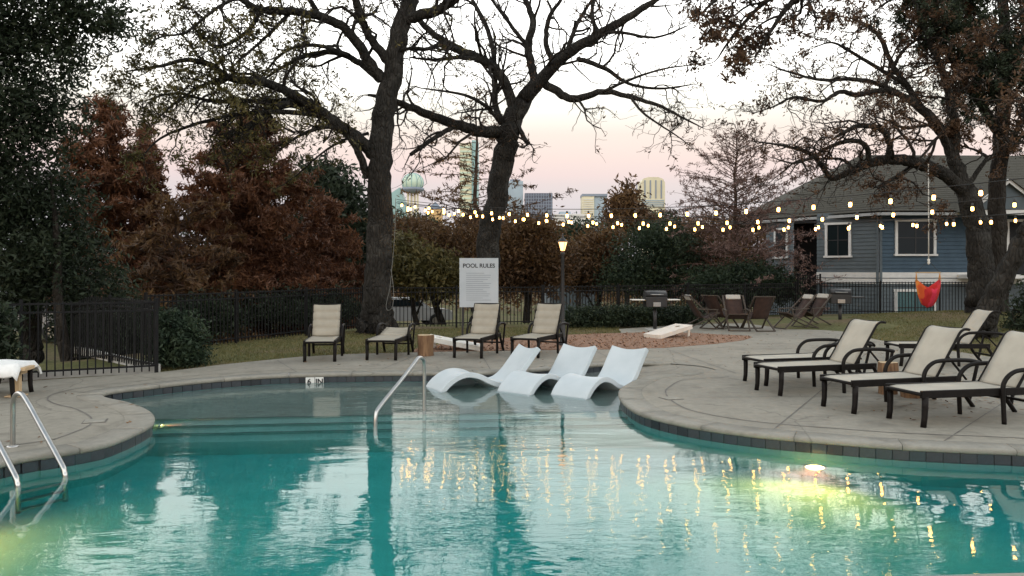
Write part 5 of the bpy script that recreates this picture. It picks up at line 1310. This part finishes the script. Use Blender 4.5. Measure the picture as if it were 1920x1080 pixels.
for (pp, rr, ) in (([(60, 705), (58, 640), (62, 560), (80, 480)], [.26, .22, .2, .16]),):
    P = [W(*p, 18.5) for p in pp]; P[0].z = -.3; A, r_ = smooth_np(P, rr, 5, rngt, .05); tk.add(A, r_, 12)
    r0 = empty("tree", P[0]); tag(r0, "pale broken trunk behind the near fence at the picture edge", "tree"); tk.build("trunk", M["bark"], r0, np.array(P[0]))
    leafy_c = None
def cypress(label, base, top, half, n_leaf, leafm, seed, dense=True, size=.10, name="cypress_tree", tw="twig_red", low=.12, nb=90, group=None, trunk_r=.2, power=.8, lift=.1):
    """a cone of level branches on a straight stem; needles hang along the branches"""
    rng = np.random.default_rng(seed); base = np.array(base, float); H_ = top - base[2]; root = empty(name, Vector(base)); tag(root, label, "tree", group)
    tk, br = Tubes(), Tubes(); P = np.array([base + np.array([rng.normal(0, .05), rng.normal(0, .05), H_ * t_]) for t_ in np.linspace(-.02, 1, 10)]); tk.add(P, np.linspace(trunk_r, .015, 10), 10)
    C = []
    wsum = 0
    for k in range(nb):
        t_ = low + (1 - low) * (k + rng.uniform(0, 1)) / nb; a = k * 2.399 + rng.normal(0, .3); L = half * (1 - t_) ** power * rng.uniform(.72, 1.12) + .12
        p0 = base + np.array([0, 0, H_ * t_]); d = np.array([math.cos(a), math.sin(a), lift + .5 * t_])
        B, rb = crooked(p0, d, L, 7, rng, .10, -.015, .012 + trunk_r * .16 * (1 - t_), .006); br.add(B, rb, 5)
        for k2 in range(int(5 + L * 4)):
            j = int(rng.integers(1, 8)); tan = unit(B[min(j + 1, 7)] - B[max(j - 1, 0)]); sd = np.array([-tan[1], tan[0], 0]) * rng.choice([-1, 1])
            Cc, rc = crooked(B[j], tan * .7 + sd * .8, L * rng.uniform(.15, .38) * (1.2 - j / 9), 4, rng, .18, -.02, .007, .004); br.add(Cc, rc, 3); C.append((Cc, L))
        C.append((B, L * 2))
    tk.build("trunk", M["bark_red"], root, base); br.build("branchwork", M[tw], root, base)["kind"] = "stuff"
    w = np.array([c[1] for c in C]); w = w / w.sum(); pick = rng.choice(len(C), n_leaf, p=w)
    pts = np.empty((n_leaf, 3)); u = rng.uniform(.2, 1, n_leaf)
    for i, k in enumerate(pick):
        c = C[k][0]; f_ = u[i] * (len(c) - 1); q_ = min(int(f_), len(c) - 2); pts[i] = c[q_] + (c[q_ + 1] - c[q_]) * (f_ - q_)
    pts += rng.normal(0, .10 if dense else .05, (n_leaf, 3)) * np.array([1, 1, .8])
    V, Q = leaf_quads(pts, size, rng, 2.6, .5); link("crown", np_mesh("crown", V - base, Q, smooth=False), root, mat=leafm)
    return root
ztop = lambda py, d: EYE + (HY - py) / FOC * d
cypress("rust red cypress with the taller tip beside the dark corner oak", gp(200, 27), ztop(190, 27), 2.7, 48000, M["lf_rust"], 71, size=.078, nb=110, low=.06, group="rusty cypresses", power=.6)
cypress("narrow rust red cypress peeking between the two wide ones", gp(275, 29), ztop(232, 29), 1.8, 26000, M["lf_rust"], 72, size=.078, nb=80, low=.08, group="rusty cypresses")
cypress("widest rust red cypress under the bare oak limbs", gp(465, 27.5), ztop(225, 27.5), 3.5, 85000, M["lf_rust"], 73, size=.078, nb=150, low=.03, group="rusty cypresses", power=.5)
cypress("low rust brown cypress filling the gap beside the wide oak trunk", gp(610, 31), ztop(370, 31), 2.2, 24000, M["lf_rust"], 74, size=.078, nb=80, low=.03, group="rusty cypresses", power=.5)
cypress("twiggy half bare cypress standing low before the rust red ones", gp(330, 23.5), ztop(380, 23.5), 3.0, 7000, M["lf_rust2"], 75, dense=False, size=.09, nb=80, low=.1, group="rusty cypresses", power=.45, lift=-.02)
leafy("dark evergreen tree behind the wide rusty cypress", gp(625, 38), [blob(615, 350, 38, 50, 45), blob(640, 400, 38, 55, 55), blob(600, 440, 38, 70, 70), blob(660, 450, 38, 50, 60), blob(590, 318, 38, 22, 20)], 16000, .16, M["lf_live"], M["bark_dark"], 81, .2, .42, group="evergreen oaks")
# filling trees behind the fence
cypress("thin half bare cypress whose straight stem rises beside the leaning oak", gp(892, 36), ztop(160, 36), 6.2, 6500, M["lf_rust2"], 76, dense=False, size=.075, nb=58, low=.22, power=.75, trunk_r=.19, lift=-.08)
cypress("bare cypress with pinkish twigs in front of the house corner", gp(1380, 33), ztop(246, 33), 4.3, 12000, M["lf_pink"], 77, dense=False, size=.055, nb=170, low=.12, power=.5, trunk_r=.16, lift=.12)
g_b = "trees beyond the back fence"
leafy("rust brown tree right behind the pool sign", gp(840, 34), [blob(800, 460, 34, 62, 45), blob(870, 470, 34, 60, 50), blob(840, 500, 34, 95, 40), blob(770, 445, 34, 40, 30)], 15000, .10, M["lf_rust2"], M["bark_dark"], 82, .14, .35, group=g_b)
leafy("olive green bush growing between the wide oak and the sign", gp(790, 31), [blob(790, 510, 31, 60, 40), blob(760, 480, 31, 25, 40), blob(830, 525, 31, 40, 25)], 9000, .12, M["lf_olive"], M["bark_dark"], 83, .1, .3, group=g_b)
leafy("rusty orange tree between the sign and the lit lantern", gp(985, 33), [blob(985, 455, 33, 60, 40), blob(960, 500, 33, 50, 45), blob(1020, 495, 33, 50, 45), blob(1000, 425, 33, 35, 15)], 17000, .10, M["lf_rust2"], M["bark_dark"], 84, .14, .35, group=g_b)
leafy("brown leafed tree just past the lamp post", gp(1120, 36), [blob(1110, 490, 36, 55, 45), blob(1135, 455, 36, 35, 30), blob(1085, 515, 36, 50, 30)], 13000, .10, M["lf_rust2"], M["bark_dark"], 85, .14, .35, group=g_b)
leafy("broad dark green tree behind the tossing board and hedge", gp(1230, 34), [blob(1215, 480, 34, 60, 45), blob(1265, 470, 34, 45, 40), blob(1185, 520, 34, 60, 35), blob(1250, 525, 34, 60, 35), blob(1232, 436, 34, 34, 16)], 20000, .085, M["lf_green"], M["bark_dark"], 86, .16, .32, group=g_b)
leafy("russet shrubby tree between the dark green tree and the bare cypress", gp(1325, 35.5), [blob(1318, 470, 35.5, 40, 32), blob(1345, 500, 35.5, 45, 35), blob(1300, 440, 35.5, 30, 18), blob(1325, 530, 35.5, 50, 25)], 9000, .09, M["lf_rust2"], M["bark_dark"], 89, .12, .36, group=g_b)
leafy("dark green shrubby tree under the bare pinkish cypress", gp(1390, 31.5), [blob(1350, 530, 31.5, 50, 26), blob(1405, 525, 31.5, 45, 30), blob(1450, 535, 31.5, 40, 28), blob(1478, 540, 31.5, 22, 22)], 13000, .085, M["lf_green"], M["bark_dark"], 87, .12, .28, group=g_b)
leafy("small pointed dark tree beside the rounded skyline tower", gp(1175, 60), [blob(1174, 355, 60, 9, 20), blob(1172, 385, 60, 24, 26), blob(1180, 415, 60, 40, 20), blob(1165, 400, 60, 24, 20)], 6000, .22, M["lf_rust2"], M["bark_dark"], 88, .16, .45, group=g_b)
for k, (px, py, rx, ry, d, mt, lab) in enumerate(((1320, 425, 60, 26, 62, "lf_rust2", "brown tree top showing over the dark green tree"), (1420, 440, 60, 40, 60, "lf_rust2", "brown tree behind the pinkish cypress near the house corner"), (1085, 440, 45, 18, 58, "lf_green", "green tree top before the far hip roof"), (925, 420, 60, 22, 60, "lf_rust2", "far rusty tree top showing behind the leaning oak"), (780, 425, 50, 26, 60, "lf_green", "far green tree top beneath the lattice ball tower"), (690, 470, 70, 60, 55, "lf_rust2", "far rusty tree mostly hidden by the wide oak trunk"), (520, 480, 120, 70, 50, "lf_live", "dark tree mass behind the widest rusty cypress"), (300, 480, 120, 80, 48, "lf_live", "dark tree behind the narrow rusty cypress"), (120, 470, 110, 90, 46, "lf_live", "dark tree beyond the street at the picture edge"), (1240, 415, 40, 16, 75, "lf_green", "far green tree top under the rounded tower"))):
    leafy(lab, gp(px, d), [blob(px, py, d, rx, ry), blob(px - rx * .5, py + ry * .9, d, rx * .8, ry), blob(px + rx * .6, py + ry, d, rx * .8, ry), blob(px, py + ry * 2, d, rx * 1.2, ry * 1.2)], 6500, .2, M[mt], M["bark_dark"], 100 + k, .18, .5, group="far trees beyond the fence", limb=False)
# far wood that closes the view to the ground
rng = np.random.default_rng(9); C = []
for k in range(900):
    d = rng.uniform(85, 150); px = rng.uniform(-200, 2100); x = (px - CX) / FOC * d; h = rng.uniform(2.5, 5.2); z0 = float(ground_z(x, d)); c = np.array([x, d, z0 + h * .6])
    C.append(c + rng.normal(0, 1, (45, 3)) * np.array([1.6, 1.2, h * .33]))
C = np.concatenate(C); V, Q = leaf_quads(C, .42, rng, 1.5)
tag(link("far_wood", np_mesh("far_wood", V, Q, smooth=False), mat=M["lf_rust2"]), "hazy mass of far trees below the skyline", "wood", kind="stuff")
# undergrowth beyond the near fence
for k, (px, py, d, rx, ry, lab) in enumerate(((205, 620, 17.5, 45, 55, "dark undergrowth behind the crowded pickets beside the bush"), (245, 610, 19, 50, 50, "dark shrub deeper behind the fence corner"), (150, 600, 20.5, 40, 45, "dark shrub beyond the fence under the corner oak"), (380, 590, 21.5, 60, 35, "low dark shrub under the twiggy cypress behind the fence"), (500, 575, 25.5, 90, 35, "low dark shrub line under the widest rusty cypress"), (600, 570, 27.5, 70, 35, "low dark shrub under the small rusty cypress"))):
    leafy(lab, gp(px, d), [blob(px, py, d, rx, ry), blob(px - rx * .6, py + ry * .35, d, rx * .6, ry * .6), blob(px + rx * .6, py + ry * .3, d, rx * .6, ry * .6)], 7000, .065, M["lf_live"], M["bark_dark"], 120 + k, .04, .16, 20, name="shrub", group="undergrowth beyond the fence", limb=False)
# shrubs and hedge inside the fence
leafy("dark leafy bush at the fence corner beside the pool deck", gp(333, 14.6), [blob(335, 640, 14.6, 36, 46), blob(325, 610, 14.6, 22, 22), blob(350, 665, 14.6, 28, 26), blob(312, 665, 14.6, 20, 28)], 10000, .048, M["lf_green"], M["bark_dark"], 91, .03, .12, 20, name="shrub")
leafy("dark bush at the picture edge behind the raised chaises", gp(1920, 22), [blob(1935, 600, 22, 35, 40), blob(1905, 625, 22, 25, 22), blob(1975, 570, 22, 55, 60), blob(1930, 640, 22, 40, 20)], 8000, .07, M["lf_live"], M["bark_dark"], 92, .05, .16, 20, name="shrub")
leafy("sprig of leaves at the picture edge in front of the near fence", gp(-10, 12.2), [blob(-8, 640, 12.2, 22, 50), blob(-20, 610, 12.2, 22, 30)], 2200, .07, M["lf_live"], M["bark_dark"], 94, .03, .12, 20, name="shrub")
hb = []
for px in range(1075, 1305, 14):
    d = 24.2 + (px - 1075) / 230 * 1.3; x = (px - CX) / FOC * d; hb.append((x, d, .28, .26, .38, .30))
leafy("low clipped dark hedge running before the fence behind the grill", (hb[0][0], hb[0][1], 0), hb, 22000, .055, M["lf_hedge"], None, 93, clump=.12, name="hedge")

# grass on the lawn and the mound
rng = np.random.default_rng(14); P = []
lawn_polys = [[(300, 697), (365, 688), (480, 675), (560, 667.5), (650, 662.5), (770, 659), (840, 645), (950, 634), (1060, 627), (1165, 623), (1160, 612), (950, 612), (700, 618), (480, 630), (380, 645), (330, 660)], [(1604, 623), (1690, 618.5), (1640, 612), (1590, 606), (1640, 597), (1800, 590), (1960, 590), (2000, 690), (1960, 688), (1870, 670), (1800, 659), (1720, 647), (1650, 637), (1612, 629)]]
for poly in lawn_polys:
    wpoly = [g2(*p) for p in poly]; xs_ = [p[0] for p in wpoly]; ys_ = [p[1] for p in wpoly]; area = (max(xs_) - min(xs_)) * (max(ys_) - min(ys_))
    k = 0
    for _ in range(int(area * 420)):
        x, y = rng.uniform(min(xs_), max(xs_)), rng.uniform(min(ys_), max(ys_))
        if inside_poly(x, y, wpoly): P.append((x, y))
P = np.array(P); z = ground_z(P[:, 0], P[:, 1]); n_ = len(P); h = rng.uniform(.025, .075, n_); a = rng.uniform(0, 6.28, n_); wd = .007
lean = rng.normal(0, .03, (n_, 2)); c, s = np.cos(a) * wd, np.sin(a) * wd
V = np.stack([np.stack([P[:, 0] - c, P[:, 1] - s, z], 1), np.stack([P[:, 0] + c, P[:, 1] + s, z], 1), np.stack([P[:, 0] + lean[:, 0], P[:, 1] + lean[:, 1], z + h], 1)], 1).reshape(-1, 3)
tag(link("grass", np_mesh("grass", V, None, np.arange(n_ * 3).reshape(-1, 3), smooth=False), mat=M["grass"]), "short winter grass on the lawn and the mound", "grass", kind="stuff")
# dead leaves blown over deck, lawn and mulch
M["dead"] = leaf_mat("dead_leaf", [(.07, .038, .02), (.14, .075, .035), (.22, .13, .06)], scale=3, trans=.0)
C = []
for (x0, x1, y0, y1, k) in ((1180, 1720, 612, 690, 260), (560, 1180, 656, 690, 60), (1500, 1920, 700, 790, 70), (0, 300, 700, 860, 25), (380, 1060, 615, 660, 500), (1600, 1920, 590, 670, 500), (1740, 1920, 700, 770, 160)):
    for _ in range(k):
        x, y = g2(rng.uniform(x0, x1), rng.uniform(y0, y1))
        if inside_poly(x, y, [(p.x, p.y) for p in dense[::4]]): continue
        C.append((x, y, max(0.0, float(ground_z(x, y))) + .012))
C = np.array(C); V, Q = leaf_quads(C, .05, rng, 1.5); Vq = V.reshape(-1, 4, 3); Vq[:, :, 2] = C[:, None, 2] + (Vq[:, :, 2] - C[:, None, 2]) * .18
tag(link("fallen_leaves", np_mesh("fallen_leaves", Vq.reshape(-1, 3), Q, smooth=False), mat=M["dead"]), "dry brown leaves blown over the deck and lawn", "leaves", kind="stuff")
# cable hanging down the trunk
cb = MB(); P = spline([W(742, 372, 21.7), W(740, 440, 21.62), W(735, 500, 21.6), W(731, 540, 21.58), W(724, 572, 21.55), W(728, 582, 21.52), W(736, 574, 21.52), W(738, 545, 21.55), W(733, 505, 21.56)], 5); cb.tube(P, .009, 6)
tag(cb.build("cable", M["cable"]), "pale cable hanging in a loop down the wide oak trunk", "cable")
